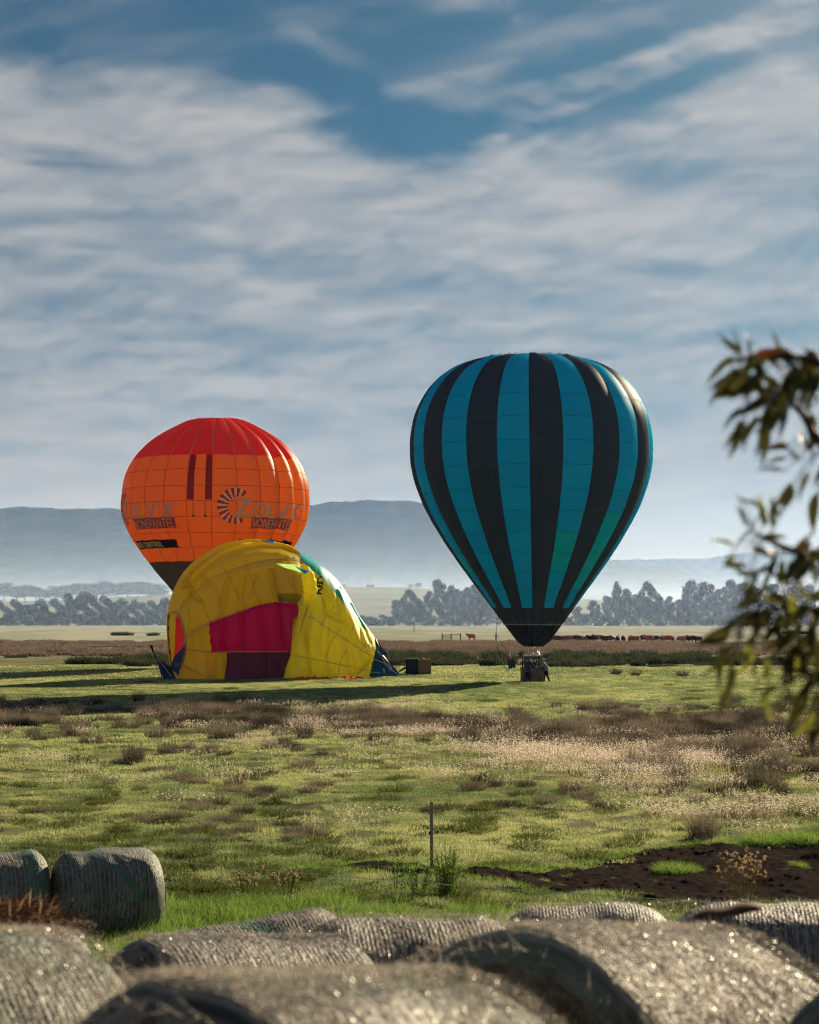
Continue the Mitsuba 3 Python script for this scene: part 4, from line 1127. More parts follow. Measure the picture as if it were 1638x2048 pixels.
# taller grass round the soil and behind the bales
n = 900
x = r.uniform(-9, 9, n); y = r.uniform(25.0, 31.2, n)
keep = (y < 29.2 + 1.6 * meshkit.noise(np.stack([x * 0.5, 0 * x, 0 * x], -1), 3) - 0.25 * np.clip(x - 1.5, 0, 3)) & (np.abs(x) < 0.24 * y + 1.2)
x, y = x[keep], y[keep]
scatter('tall_grass', 'tall', x, y, r.uniform(0.8, 1.15, len(x)), r.uniform(0.55, 1.4, len(x)), r, True, -0.3)
labels['tall_grass'] = {'label': 'bright tall wet grass between the bales and the bare soil', 'category': 'grass', 'kind': 'stuff'}
# lumpy tufts that catch shade
n = 3000
y = 1 / r.uniform(1 / 145, 1 / 31, n); x = r.uniform(-1, 1, n) * (0.24 * y + 1)
den = meshkit.fbm(np.stack([x * 0.16, y * 0.09, 0 * x], -1), 3, 41)
keep = (r.uniform(0, 1, n) < 0.15 + 0.75 * smooth(den, 0.44, 0.62)) & ((y < 75) | (r.uniform(0, 1, n) < 0.4)) & (r.uniform(0, 1, n) < 0.42)
x, y = x[keep], y[keep]
sc = r.uniform(0.6, 1.5, len(x)) * np.where(y > 70, 1.3, 1.0)
scatter('tufts', 'tuft', x, y, sc * 1.15, sc * r.uniform(0.7, 1.1, len(x)), r)
n = 7000
y = 1 / r.uniform(1 / 142, 1 / 30, n); x = r.uniform(-1, 1, n) * (0.24 * y + 1)
den = meshkit.fbm(np.stack([x * 0.5, y * 0.3, 0 * x], -1), 3, 43)
keep = r.uniform(0, 1, n) < smooth(den, 0.40, 0.60) * 0.85
x, y = x[keep], y[keep]
sc = r.uniform(0.6, 1.5, len(x)) * (0.8 + 0.5 * smooth(y, 50, 100))
scatter('tufts', 'lump', x, y, sc, sc * r.uniform(0.7, 1.5, len(x)), r)
labels['tufts'] = {'label': 'lumpy green tufts scattered through the pasture', 'category': 'grass', 'kind': 'stuff'}
edge = SOIL.exterior
d = np.arange(0, edge.length, 0.26)
pts = np.array([edge.interpolate(t).coords[0] for t in d])
pts = pts[(np.abs(pts[:, 0]) < 9) & (pts[:, 1] > 33.0)] + r.normal(0, 0.16, (1, 2))
pts = pts + [0, 0.18]
scatter('soil_edge_grass', 'green_tuft', pts[:, 0], pts[:, 1], r.uniform(0.6, 1.2, len(pts)), r.uniform(0.5, 1.1, len(pts)), r, False)
n = 70
x, y = r.uniform(0.5, 8.5, n), r.uniform(31.5, 37.0, n)
keep = on_soil(x, y) & (meshkit.fbm(np.stack([x * 0.6, y * 0.6, 0 * x], -1), 3, 45) > 0.46)
x, y = x[keep], y[keep]
scatter('soil_edge_grass', 'green_tuft', x, y, r.uniform(0.3, 0.75, len(x)), r.uniform(0.3, 0.8, len(x)), r, False)
labels['soil_edge_grass'] = {'label': 'fringe of green grass along the back of the bare soil', 'category': 'grass', 'kind': 'stuff'}
# rushes: the dark brown belt and its stragglers
n = 5200
y = r.uniform(50, 104, n); x = r.uniform(-1, 1, n) * (0.24 * y + 2)
u, v = CU + F * x / y, HOR + F * 5.0 / y
belt = np.exp(-((v - (1443 + 14 * smooth(u, 600, 900))) / 27.0) ** 2) * np.where(u < 720, 1.0, 0.85)
right = np.exp(-((v - 1500) / 60.0) ** 2) * smooth(u, 900, 1300) * 0.55
den = meshkit.fbm(np.stack([x * 0.20, y * 0.12, 0 * x], -1), 3, 51)
keep = r.uniform(0, 1, n) < (1.15 * belt + right) * (0.10 + 0.90 * smooth(den, 0.32, 0.58)) * 0.46
x, y = x[keep], y[keep]
scatter('rushes', 'rush', x, y, r.uniform(0.6, 1.5, len(x)), r.uniform(0.40, 1.25, len(x)), r)
n = 420
y = 1 / r.uniform(1 / 100, 1 / 39, n); x = r.uniform(-1, 1, n) * (0.24 * y)
keep = meshkit.fbm(np.stack([x * 0.25, y * 0.12, 0 * x], -1), 3, 57) > 0.50
scatter('rushes', 'rush', x[keep], y[keep], r.uniform(0.5, 0.9, n), r.uniform(0.22, 0.5, n), r, True, 1.0)
labels['rushes'] = {'label': 'belt of dry brown rushes across the middle of the paddock', 'category': 'rushes', 'kind': 'stuff'}
# pale flowering grass
n = 6000
y = r.uniform(40, 100, n); x = r.uniform(-1, 1, n) * (0.24 * y + 1)
u, v = CU + F * x / y, HOR + F * 5.0 / y
a = np.exp(-(((v - 1525) - (u - 1200) * 0.06) / 34) ** 2) * smooth(u, 900, 1020) * (1 - smooth(u, 1400, 1560))
b = np.exp(-((v - 1610) / 34) ** 2) * smooth(u, 1080, 1230)
c = 0.30 * np.exp(-((v - 1470) / 30) ** 2) * smooth(u, 280, 500) + 0.5 * np.exp(-((v - 1412) / 12) ** 2) * smooth(u, 0, 200) * (1 - smooth(u, 800, 1000))
den = meshkit.fbm(np.stack([x * 0.28, y * 0.16, 0 * x], -1), 3, 61)
keep = r.uniform(0, 1, n) < (1.1 * a + 1.1 * b + c + 0.10 * np.exp(-((v - 1520) / 70) ** 2)) * (0.12 + 0.88 * smooth(den, 0.34, 0.66)) * 0.58
x, y = x[keep], y[keep]
scatter('flowering_grass', 'plume', x, y, r.uniform(0.9, 1.7, len(x)), r.uniform(0.40, 0.85, len(x)), r, True, 0.8)
labels['flowering_grass'] = {'label': 'pale pinkish flowering grass glowing in the right half of the paddock', 'category': 'grass', 'kind': 'stuff'}
# dark sedge hedge, and the brown far belt
n = 1500
y = r.uniform(176, 232, n); x = r.uniform(-1, 1, n) * (0.24 * y + 3)
u, v = CU + F * x / y, HOR + F * 5.0 / y
den = meshkit.fbm(np.stack([x * 0.045, y * 0.07, 0 * x], -1), 3, 71)
lo = np.where(u < 720, 1327, 1322); wd = np.where(u < 720, 6.0, 9.0) * (0.6 + 0.9 * meshkit.noise(np.stack([x * 0.12, 0 * x, 0 * x], -1), 9))
keep = r.uniform(0, 1, n) < np.exp(-((v - lo) / wd) ** 2) * smooth(den, 0.40, 0.58)
x, y = x[keep], y[keep]
scatter('sedge', 'sedge', x, y, r.uniform(0.6, 1.9, len(x)), r.uniform(0.35, 1.5, len(x)), r, False)
n = 12
y = 1 / r.uniform(1 / 520, 1 / 250, n); x = r.uniform(-1, 1, n) * (0.24 * y)
keep = meshkit.fbm(np.stack([x * 0.03, y * 0.02, 0 * x], -1), 3, 77) > 0.5
for i in np.nonzero(keep)[0]:
    for _ in range(4):
        put('sedge', f'sedge_{r.integers(4)}', x[i] + r.normal(0, 3.2), y[i] + r.normal(0, 3), r.uniform(1.2, 2.2), r.uniform(0.9, 1.5), r.uniform(0, 360), 0)
labels['sedge'] = {'label': 'dark green sedge clumps in a low hedge behind the balloons', 'category': 'sedge', 'kind': 'stuff'}
n = 1900
y = r.uniform(226, 334, n); x = r.uniform(-1, 1, n) * (0.24 * y + 3)
u = CU + F * x / y
keep = meshkit.fbm(np.stack([x * 0.05, y * 0.04, 0 * x], -1), 3, 81) > 0.36
x, y = x[keep], y[keep]
scatter('far_rushes', 'far_rush', x, y, r.uniform(0.8, 1.6, len(x)), r.uniform(0.6, 1.2, len(x)), r, False)
labels['far_rushes'] = {'label': 'broad purplish brown belt of dry rushes beyond the balloons', 'category': 'rushes', 'kind': 'stuff'}

# tufts and bushes that stand out one by one
def one(name, label, catg, mesh, bsdf, u, v, s=1.0, sz=None, grp=None, rz=0.0):
    p = ground_at(u, v)
    k = thing(name, label, catg, grp)
    add(k + '__blades', mesh, bsdf, to_world=T().translate(p.tolist()).rotate([0, 0, 1], rz).scale([s, s, s if sz is None else sz]))
    return k, p


one('rush_tussock', 'dark brown rush tussock standing alone left of centre in the pasture', 'tussock', clump(0.55, 420, 0.95, 0.012, 301, 0.5), 'rush_mat', 268, 1519, 0.9)
one('rush_tussock', 'leaning dark rush tussock with a bent stalk, below the yellow balloon', 'tussock', clump(0.6, 420, 0.8, 0.012, 302, 0.7), 'rush_mat', 606, 1540, 0.95, 0.75)
one('rush_tussock', 'straw coloured rush tussock in the pale grass near the right edge', 'tussock', clump(0.42, 500, 1.0, 0.010, 303, 0.5), 'rush_mat', 1408, 1680, 0.95, 0.85)
one('rush_tussock', 'dark tussock in the grass above the pair of hay bales', 'tussock', clump(0.5, 420, 0.6, 0.012, 304, 1.1), 'rush_mat', 300, 1642, 0.95, 0.55)
one('rush_tussock', 'low dark tussock at the left edge of the pasture', 'tussock', clump(0.5, 420, 0.55, 0.012, 305, 1.1), 'rush_mat', 104, 1625, 0.9, 0.55)
one('rush_tussock', 'dark spiky tussock left of the fence post', 'tussock', clump(0.42, 380, 0.55, 0.012, 306, 1.0), 'rush_mat', 636, 1672, 0.9, 0.65)
one('rush_tussock', 'tall dark rush tussock far right behind the pale grass', 'tussock', clump(0.6, 520, 1.05, 0.012, 307, 0.45), 'rush_mat', 1335, 1548, 1.0, 0.9)
for u, v, lb in ((1232, 1349, 'small dry shrub on the grass right of the basket, nearer'), (1271, 1352, 'small dry shrub on the grass, rightmost of the pair'), (1365, 1353, 'dark little shrub on the grass beside the leafy branch')):
    one('dry_shrub', lb, 'shrub', clump(0.55, 160, 0.9, 0.035, 310 + u, 0.9), 'rush_mat', u, v, 1.0)
k, p = one('grass_clump', 'round bright green grass clump standing on the bare soil', 'grass clump', clump(0.5, 1500, 0.36, 0.010, 320, 1.25), 'lush_mat', 1352, 1748, 1.0)
one('grass_clump', 'big dark green grass clump at the back edge of the soil, far right', 'grass clump', clump(0.55, 1500, 0.42, 0.011, 321, 1.1), 'lush_mat', 1525, 1692, 1.0)
one('grass_clump', 'long dark green grass clump at the right edge behind the soil', 'grass clump', clump(0.7, 1700, 0.40, 0.011, 322, 1.1), 'lush_mat', 1610, 1688, 1.1)


def weed(name, label, catg, u, v, n, h, spread, leafy, seed, mats, heads=0):
    """A branching weed: stems, narrow leaves, and seed heads where the photograph shows them."""
    r = np.random.default_rng(seed)
    p = ground_at(u, v)
    k = thing(name, label, catg)
    heads_c, leaf_c = [], []
    for i in range(n):
        a, q = r.uniform(0, 6.28), spread * np.sqrt(r.uniform(0, 1))
        b0 = p + [0.35 * q * np.cos(a), 0.35 * q * np.sin(a), -0.03]
        tip = p + [q * np.cos(a), q * np.sin(a), h * r.uniform(0.6, 1.0)]
        mid = (b0 + tip) / 2 + [0, 0, 0.10 * h]
        ms = [tube([b0, mid, tip], [0.008, 0.006, 0.003], 5)]
        for j in range(5 if heads else 2):
            t = r.uniform(0.45, 0.98)
            c = b0 + (tip - b0) * t + [0, 0, 0.08 * h * (1 - abs(2 * t - 1))]
            e = c + np.array([r.normal(0, 0.075), r.normal(0, 0.075), r.uniform(0.04, 0.14)]) * (h / 0.9)
            ms.append(tube([c, (c + e) / 2 + [0, 0, 0.005], e], [0.004, 0.003, 0.002], 4))
            heads_c.append(e)
        heads_c.append(tip)
        part(k, 'stem', cat(ms), mats[0])
        for t in np.linspace(0.12, 0.9, leafy):
            leaf_c.append(b0 + (tip - b0) * t + r.normal(0, 0.02, 3))
    if leafy:
        c = np.array(leaf_c)
        m = len(c)
        part(k, 'leaves', blades(c, r.uniform(0.03, 0.08, m), r.normal(0, 0.11, (m, 2)), r.uniform(0.016, 0.034, m), r), mats[1])
        labels[k + '__leaves'] = {'kind': 'stuff'}
    for c in heads_c[:heads]:
        hd = trimesh.creation.icosphere(1, 0.019).vertices
        q = leaf_quads(np.repeat(c[None], 16, 0) + r.normal(0, 0.011, (16, 3)), np.full(16, 0.015), r, 0.7)
        part(k, 'seed_head', q, mats[2])
    return k


thin('dry_stem', (0.26, 0.19, 0.10), 0.3)
thin('dry_head', (0.42, 0.31, 0.19), 0.8)
thin('green_stem', (0.10, 0.13, 0.03), 0.3)
weed('dry_thistle', 'dry brown branching thistle with fluffy seed heads in front of the soil', 'weed', 1492, 1806, 22, 0.92, 0.50, 3, 401, ('dry_stem', 'rush_mat', 'dry_head'), 110)
weed('green_weed', 'tall leafy green weed at the foot of the fence post', 'weed', 898, 1800, 26, 1.0, 0.40, 34, 402, ('green_stem', 'lush_mat', 'dry_head'))
weed('green_weed', 'leafy weed just left of the fence post', 'weed', 838, 1795, 12, 0.62, 0.30, 20, 403, ('green_stem', 'lush_mat', 'dry_head'))
weed('dock_weed', 'thin seeding weed in the tall grass right of the pair of bales', 'weed', 492, 1815, 9, 0.75, 0.35, 5, 404, ('green_stem', 'lush_mat', 'dry_head'), 36)
weed('dock_weed', 'thin seeding weed between the pair of bales and the fence post', 'weed', 570, 1805, 9, 0.65, 0.30, 5, 405, ('green_stem', 'lush_mat', 'dry_head'), 36)
weed('dock_weed', 'lone upright weed stalk left of the fence post by the soil', 'weed', 793, 1790, 3, 0.80, 0.07, 9, 406, ('green_stem', 'lush_mat', 'dry_head'), 8)
# ---------------------------------------------------------------- hay bales
def net_col(p, n, uv):
    """Weathered straw under net wrap: fine strands round the bale, washed out green net here and there. uv = metres along and round the bale."""
    a, b = uv.x, uv.y
    straw = mix([0.036, 0.033, 0.030], [0.185, 0.170, 0.153], smoothstep(0.25, 0.75, fbm(a * 60, b * 16, 1.0, 4)))
    straw = mix(straw, [0.028, 0.024, 0.021], smoothstep(0.48, 0.72, fbm(a * 4.1, b * 2.6, 4.0, 4)) * 0.85)
    g = smoothstep(0.44, 0.66, fbm(a * 1.7 + p.x * 0.2, b * 0.9, 9.0, 3))
    base = mix(straw, mix([0.035, 0.060, 0.044], [0.13, 0.19, 0.145], fbm(a * 20, b * 6, 2.0, 2)), g * 0.85)
    w = a + 0.006 * (noise(b * 9.0, a * 20.0) - 0.5)
    f = w * 38.0 - dr.floor(w * 38.0)
    f2 = a * 15.0 - dr.floor(a * 15.0)
    strand = smoothstep(0.62, 0.74, f) * (1 - smoothstep(0.88, 0.98, f)) * (0.45 + 0.55 * noise(a * 40, b * 14))
    strand = dr.maximum(strand * (0.4 + 0.6 * smoothstep(0.2, 0.6, f2)), 0.75 * smoothstep(0.70, 0.82, f2) * (1 - smoothstep(0.92, 1.0, f2)))
    return mix(base, [0.27, 0.275, 0.265], strand * 0.7)


def net_edge_col(p, n, uv):
    return mix(net_col(p, n, uv), mix([0.018, 0.085, 0.062], [0.05, 0.18, 0.125], fbm(uv.x * 24, uv.y * 8, 3.0, 2)), 0.75)


def straw_end_col(p, n, uv):
    return mix([0.035, 0.026, 0.020], [0.16, 0.12, 0.085], fbm(p.x * 22, p.y * 22, p.z * 22, 4))


def straw_bump(p, n, uv):
    w = uv.x * 38.0
    f = w - dr.floor(w)
    return 0.012 * fbm(uv.x * 90, uv.y * 30, 0.0, 3) + 0.004 * smoothstep(0.60, 0.8, f) * (1 - smoothstep(0.85, 1.0, f))


for key, fn in (('net_mat', net_col), ('net_edge_mat', net_edge_col)):
    scene[key] = {'type': 'twosided', 'bsdf': {'type': 'bumpmap', 'arbitrary': {**proc(straw_bump), 'eps': 0.004}, 'bsdf': {'type': 'principled', 'base_color': proc(fn), 'roughness': 0.6, 'specular': 0.3}}}
diffuse('straw_end_mat', proc(straw_end_col), 0.9, 0.1)
thin('loose_straw_mat', (0.46, 0.42, 0.36), 0.7, 0.18, 1.5)
scene['wet_straw_mat'] = {'type': 'twosided', 'bsdf': {'type': 'roughplastic', 'diffuse_reflectance': rgb(0.20, 0.18, 0.15), 'alpha': 0.17, 'int_ior': 1.5}}
TH = math.radians(47)


def bale(label, far, top, R, L, edge=None, slant=0.0, th=TH, tilt=0.13, stalks=0, seed=0, group='weathered round hay bales in the foreground'):
    """far: pixel and depth of the far end's centre line; top: its upper edge there. The axis runs towards the camera and left."""
    r = np.random.default_rng(seed)
    u, v, y = far[0], top, far[1]
    pt = P(u, v, y)
    ax = np.array([math.cos(th), math.sin(th), -tilt * math.sin(th) / 0.73]); ax /= np.linalg.norm(ax)
    side = np.array([math.sin(th), -math.cos(th), 0.0])
    up = np.cross(side, ax); up = up if up[2] > 0 else -up
    c1 = pt - np.array([0, 0, R])
    k = thing('hay_bale', label, 'hay bale', None)
    nS, nA = 56, 132
    s = np.linspace(0, 1, nS)
    rs = 0.12 if stalks > 6000 else 0.32
    prof_s = np.concatenate([rs * (1 - np.cos(np.linspace(0, np.pi / 2, 10))), np.linspace(rs, L - rs, nS - 20)[1:-1], L - rs + rs * np.sin(np.linspace(0, np.pi / 2, 10))])
    prof_r = np.concatenate([R - rs + rs * np.sin(np.linspace(0, np.pi / 2, 10)), np.full(nS - 22, R), R - rs + rs * np.cos(np.linspace(0, np.pi / 2, 10))])
    if edge: prof_r = prof_r * (1 + 0.045 * smooth(prof_s, edge - 0.1, edge + 0.25))
    a = np.linspace(0, 2 * np.pi, nA + 1)
    S, A_ = np.meshgrid(prof_s, a, indexing='ij')
    RR = np.repeat(prof_r[:, None], nA + 1, 1)
    q = np.stack([np.cos(A_) * 2.0 + seed * 3.1, np.sin(A_) * 2.0, S * 2.2], -1)
    d = 0.075 * (meshkit.fbm(q, 2, seed) - 0.5) + 0.012 * (meshkit.fbm(q * 5, 3, seed + 1) - 0.5)
    sag = 1 - 0.045 * np.clip(-np.sin(A_), 0, 1) ** 2
    w = (RR + d) * sag
    C0 = c1 - ax * L
    V = C0 + S[..., None] * ax + (w * np.cos(A_))[..., None] * side + (w * np.sin(A_))[..., None] * up
    uv = np.stack([S + seed * 5.0, A_ * R], -1)
    fq = grid_faces(*S.shape)[:, ::-1]
    row = fq[:, 0] // (nA + 1)

    def sub(sel, name, mat):
        f = tri(fq[sel]); uq, inv = np.unique(f, return_inverse=True)
        part(k, name, (V.reshape(-1, 3)[uq], inv.reshape(f.shape)), mat, True, uv=uv.reshape(-1, 2)[uq])
    if edge:
        col = fq[:, 0] % (nA + 1)
        off = slant * (np.pi / 2 - a[col]) * (np.cos(a[col]) > -0.2)
        band = np.abs(prof_s[row] - edge - off) < 0.07
        sub(~band, 'net_wrap', 'net_mat'); sub(band, 'net_edge', 'net_edge_mat')
        labels[f'{k}__net_edge'] = {'label': 'green edge of the net wrap'}
    else:
        sub(np.ones(len(fq), bool), 'net_wrap', 'net_mat')
    # straw ends: rough discs with a coil
    for end, sgn in ((0, -1), (-1, 1)):
        t = np.linspace(0.02, 1, 22)
        ring = V[end]
        cc = ring.mean(0)
        coil = 0.02 * np.sin(t[:, None] * 60 + a[None] * 1.0) + 0.05 * (meshkit.fbm(np.stack([t[:, None] * np.cos(a)[None] * 5, t[:, None] * np.sin(a)[None] * 5, 0 * t[:, None] + 0 * a[None] + seed], -1), 3, 5) - 0.5)
        E = cc + (ring[None] - cc) * t[:, None, None] + sgn * ax * (coil * smooth(1.0 - t[:, None], 0, 0.12) + 0.02 * (1 - t[:, None]))[..., None]
        part(k, 'straw_end', trimesh.Trimesh(E.reshape(-1, 3), tri(grid_faces(22, nA + 1)), process=False), 'straw_end_mat', True)
    if stalks:
        n = stalks
        aa, ss = r.uniform(-0.25, np.pi + 0.25, n), r.uniform(0.02, L - 0.02, n)
        b = C0 + ss[:, None] * ax + ((R + 0.004) * np.cos(aa))[:, None] * side + ((R + 0.004) * np.sin(aa))[:, None] * up
        nn = np.cos(aa)[:, None] * side + np.sin(aa)[:, None] * up
        tdir = np.cross(nn, ax) * r.normal(0, 1, (n, 1)) + ax * r.normal(0, 0.8, (n, 1)) + nn * np.abs(r.normal(0.20, 0.22, (n, 1)))
        tdir /= np.linalg.norm(tdir, axis=1, keepdims=True)
        ln = r.uniform(0.015, 0.055, n)[:, None]
        sd = np.cross(tdir, nn + r.normal(0, 0.4, (n, 3))); sd /= np.linalg.norm(sd, axis=1, keepdims=True)
        wd = r.uniform(0.0008, 0.0022, n)[:, None]
        b = b + nn * 0.008
        v4 = np.stack([b - sd * wd, b + sd * wd, b + tdir * ln], 1).reshape(-1, 3)
        f = np.arange(3 * n).reshape(-1, 3)
        key = part(k, 'loose_straw', trimesh.Trimesh(v4, f, process=False), 'loose_straw_mat')
        labels[key] = {'kind': 'stuff'}
    if stalks > 3500:                           # ragged straw on the near end face
        n = stalks // 5
        aa, q_ = r.uniform(0, 2 * np.pi, n), (R - 0.06) * np.sqrt(r.uniform(0, 1, n))
        b = C0 + (q_ * np.cos(aa))[:, None] * side + (q_ * np.sin(aa))[:, None] * up - ax * 0.01
        tdir = r.normal(0, 1, (n, 1)) * (-np.sin(aa)[:, None] * side + np.cos(aa)[:, None] * up) + r.normal(0, 0.6, (n, 1)) * (np.cos(aa)[:, None] * side + np.sin(aa)[:, None] * up) - ax * np.abs(r.normal(0.3, 0.4, (n, 1)))
        tdir /= np.linalg.norm(tdir, axis=1, keepdims=True)
        sd = np.cross(tdir, ax + r.normal(0, 0.5, (n, 3))); sd /= np.linalg.norm(sd, axis=1, keepdims=True)
        v4 = np.stack([b - sd * 0.0018, b + sd * 0.0018, b + tdir * r.uniform(0.03, 0.11, (n, 1))], 1).reshape(-1, 3)
        labels[part(k, 'end_straw', trimesh.Trimesh(v4, np.arange(3 * n).reshape(-1, 3), process=False), 'loose_straw_mat')] = {'kind': 'stuff'}
    if stalks > 3500:                           # wet flat straws that glint
        n = stalks // 8
        aa, ss = r.uniform(0.1, np.pi - 0.1, n), r.uniform(0.05, L - 0.05, n)
        nn = np.cos(aa)[:, None] * side + np.sin(aa)[:, None] * up
        b = C0 + ss[:, None] * ax + nn * (R + 0.022)
        nn = nn + r.normal(0, 0.38, (n, 3)); nn /= np.linalg.norm(nn, axis=1, keepdims=True)
        e1 = np.cross(nn, r.normal(0, 1, (n, 3))); e1 /= np.linalg.norm(e1, axis=1, keepdims=True)
        e2 = np.cross(nn, e1)
        sz = r.uniform(0.0014, 0.0034, (n, 1)) * (c1[1] / 6.0) ** 0.5
        v4 = np.stack([b - e1 * sz * 1.5 - e2 * sz * 0.7, b + e1 * sz * 1.5 - e2 * sz * 0.7, b + e1 * sz * 1.5 + e2 * sz * 0.7, b - e1 * sz * 1.5 + e2 * sz * 0.7], 1).reshape(-1, 3)
        f = np.array([[0, 1, 2], [0, 2, 3]])
        key = part(k, 'wet_straw', trimesh.Trimesh(v4, (f[None] + 4 * np.arange(n)[:, None, None]).reshape(-1, 3), process=False), 'wet_straw_mat')
        labels[key] = {'kind': 'stuff'}
    return k, C0, ax, up, side


bale('nearest hay bale, bottom centre, its dark straw end facing left', (905, 5.25), 1950, 0.70, 1.13, stalks=22000, seed=1)
_, C2, AX2, UP2, SD2 = bale('big hay bale right of the nearest one, broad dark end under a lit top', (1440, 7.02), 1862, 0.76, 1.30, th=math.radians(45), stalks=22000, seed=2)
bale('hay bale cut by the bottom right corner, its side in shade', (2080, 6.35), 1885, 0.72, 1.2, th=math.radians(58), stalks=3000, seed=3)
bale('hay bale at the bottom left corner, rounded end towards the right', (112, 6.6), 1868, 0.68, 1.25, stalks=22000, seed=4)
bale('hay bale behind the nearest one, between it and the green netted bale', (690, 9.9), 1876, 0.68, 1.28, th=math.radians(30), stalks=7000, seed=5)
bale('hay bale behind the big dark ended bale, just left of centre', (1040, 10.8), 1836, 0.70, 1.35, th=math.radians(8), stalks=6000, seed=6)
bale('hay bale with a bright green net edge and dark far end, below the fence post', (716, 13.5), 1812, 0.70, 1.5, edge=0.75, slant=0.30, th=math.radians(18), tilt=-0.25, stalks=5000, seed=7)
bale('hay bale in the back row, its hump just left of the dark bark strip', (1352, 14.6), 1811, 0.72, 1.4, th=math.radians(-2), stalks=4000, seed=8)
bale('hay bale at the right edge behind the dark bark strip', (1810, 12.4), 1806, 0.72, 1.6, th=math.radians(-8), stalks=4000, seed=9)
bale('hay bale on the left with a dry brown hay tuft lying on it', (180, 10.5), 1850, 0.70, 1.4, th=math.radians(24), stalks=4000, seed=10)
bale('hay bale out on the grass with a teal net edge, right one of the pair', (318, 28.2), 1696, 0.69, 1.62, edge=0.42, slant=0.52, th=math.radians(21), tilt=0.0, stalks=2500, seed=11)
bale('hay bale on the grass at the left edge, left one of the pair', (92, 28.0), 1699, 0.68, 1.5, edge=1.15, slant=0.15, th=math.radians(24), tilt=0.0, stalks=2500, seed=12)

# a strip of dark bark across the bales at the right
diffuse('bark_strip_mat', proc(lambda p, n, uv: mix([0.020, 0.013, 0.009], [0.10, 0.05, 0.028], fbm(p.x * 8, p.y * 30, p.z * 40, 3))), 0.7)
k = thing('bark_strip', 'curled strip of dark brown bark lying on top of the bales at right', 'bark')
p0, p1 = P(1388, 1838, 7.3), P(1522, 1814, 7.4)
s = np.linspace(0, 1, 26)[:, None]
ang = np.linspace(-1.1, 1.3, 9)[None]
cx = p0 + (p1 - p0) * s + np.array([0, 0, 0.003]) * np.sin(s * 9)
dirv = (p1 - p0) / np.linalg.norm(p1 - p0)
n1 = np.array([0, 1.0, 0]); n2 = np.cross(dirv, n1); n2 *= np.sign(n2[2])
w = 0.052 * (1 - 0.35 * np.abs(2 * s - 1) ** 3)
V = cx[:, None, :] + (w * np.sin(ang))[..., None] * n1 * 1.2 + ((w * np.cos(ang)) - 0.02)[..., None] * n2
add(k + '__bark', trimesh.Trimesh(np.vstack([V.reshape(-1, 3), V.reshape(-1, 3) * 1.0 + [0, 0.0, -0.008]]), np.vstack([tri(grid_faces(26, 9)), tri(grid_faces(26, 9))[:, ::-1] + 26 * 9]), process=False), 'bark_strip_mat', True)

# the tuft of old hay with upright dry stalks on the left bale
r = np.random.default_rng(5)
k = thing('hay_tuft', 'heap of reddish brown old hay with upright dry stalks at the left edge', 'hay')
diffuse('old_hay_mat', proc(lambda p, n, uv: mix([0.045, 0.020, 0.010], [0.20, 0.10, 0.055], fbm(p.x * 40, p.y * 40, p.z * 90, 3))), 0.9, 0.1)
thin('dry_stalk_mat', (0.50, 0.36, 0.20), 0.8, 0.5)
ct = P(10, 1836, 9.7)
n = 5200
q = r.normal(0, 1, (n, 3)) * [0.17, 0.16, 0.020]
q[:, 2] = np.abs(q[:, 2]) + 0.045 - 0.22 * (q[:, 0] / 0.6) ** 2
dirs = r.normal(0, 1, (n, 3)) * [1, 1, 0.35]; dirs /= np.linalg.norm(dirs, axis=1, keepdims=True)
b = ct + q + [0, 0, -0.03]
sd = np.cross(dirs, r.normal(size=(n, 3))); sd /= np.linalg.norm(sd, axis=1, keepdims=True)
v4 = np.stack([b - sd * 0.0022, b + sd * 0.0022, b + dirs * r.uniform(0.04, 0.14, (n, 1))], 1).reshape(-1, 3)
labels[part(k, 'old_hay', trimesh.Trimesh(v4, np.arange(3 * n).reshape(-1, 3), process=False), 'old_hay_mat')] = {'kind': 'stuff'}
m = 60
bb = ct + np.stack([r.uniform(-0.35, 0.26, m), r.normal(0, 0.12, m), np.full(m, -0.02)], -1)
labels[part(k, 'dry_stalks', blades(bb, r.uniform(0.07, 0.19, m), r.normal(0, 0.035, (m, 2)), r.uniform(0.004, 0.007, m), r, 3), 'dry_stalk_mat')] = {'kind': 'stuff'}
# ---------------------------------------------------------------- the gum branch that hangs in from the right
def leaf_col(p, n, uv):
    return mix([0.030, 0.034, 0.011], [0.088, 0.086, 0.021], noise(p.x * 23, p.y * 23, p.z * 23))


def young_leaf_col(p, n, uv):
    return mix([0.14, 0.17, 0.025], [0.32, 0.32, 0.05], noise(p.x * 23, p.y * 23, p.z * 23))


for key, fn, dt in (('gum_leaf_mat', leaf_col, 0.85), ('young_leaf_mat', young_leaf_col, 1.0), ('red_leaf_mat', lambda p, n, uv: mix([0.07, 0.022, 0.012], [0.14, 0.045, 0.02], noise(p.x * 20, p.z * 20)), 0.6)):
    thin(key + '_in', proc(fn), dt, 0.4, 1.4)
    scene[key + '_wax'] = {'type': 'twosided', 'bsdf': {'type': 'roughplastic', 'diffuse_reflectance': {'type': 'rgb', 'value': [0.04, 0.05, 0.02]}, 'alpha': 0.16}}
    scene[key] = {'type': 'blendbsdf', 'weight': 0.25, 'first': {'type': 'ref', 'id': key + '_in'}, 'second': {'type': 'ref', 'id': key + '_wax'}}
diffuse('twig_mat', (0.06, 0.032, 0.022), 0.6)


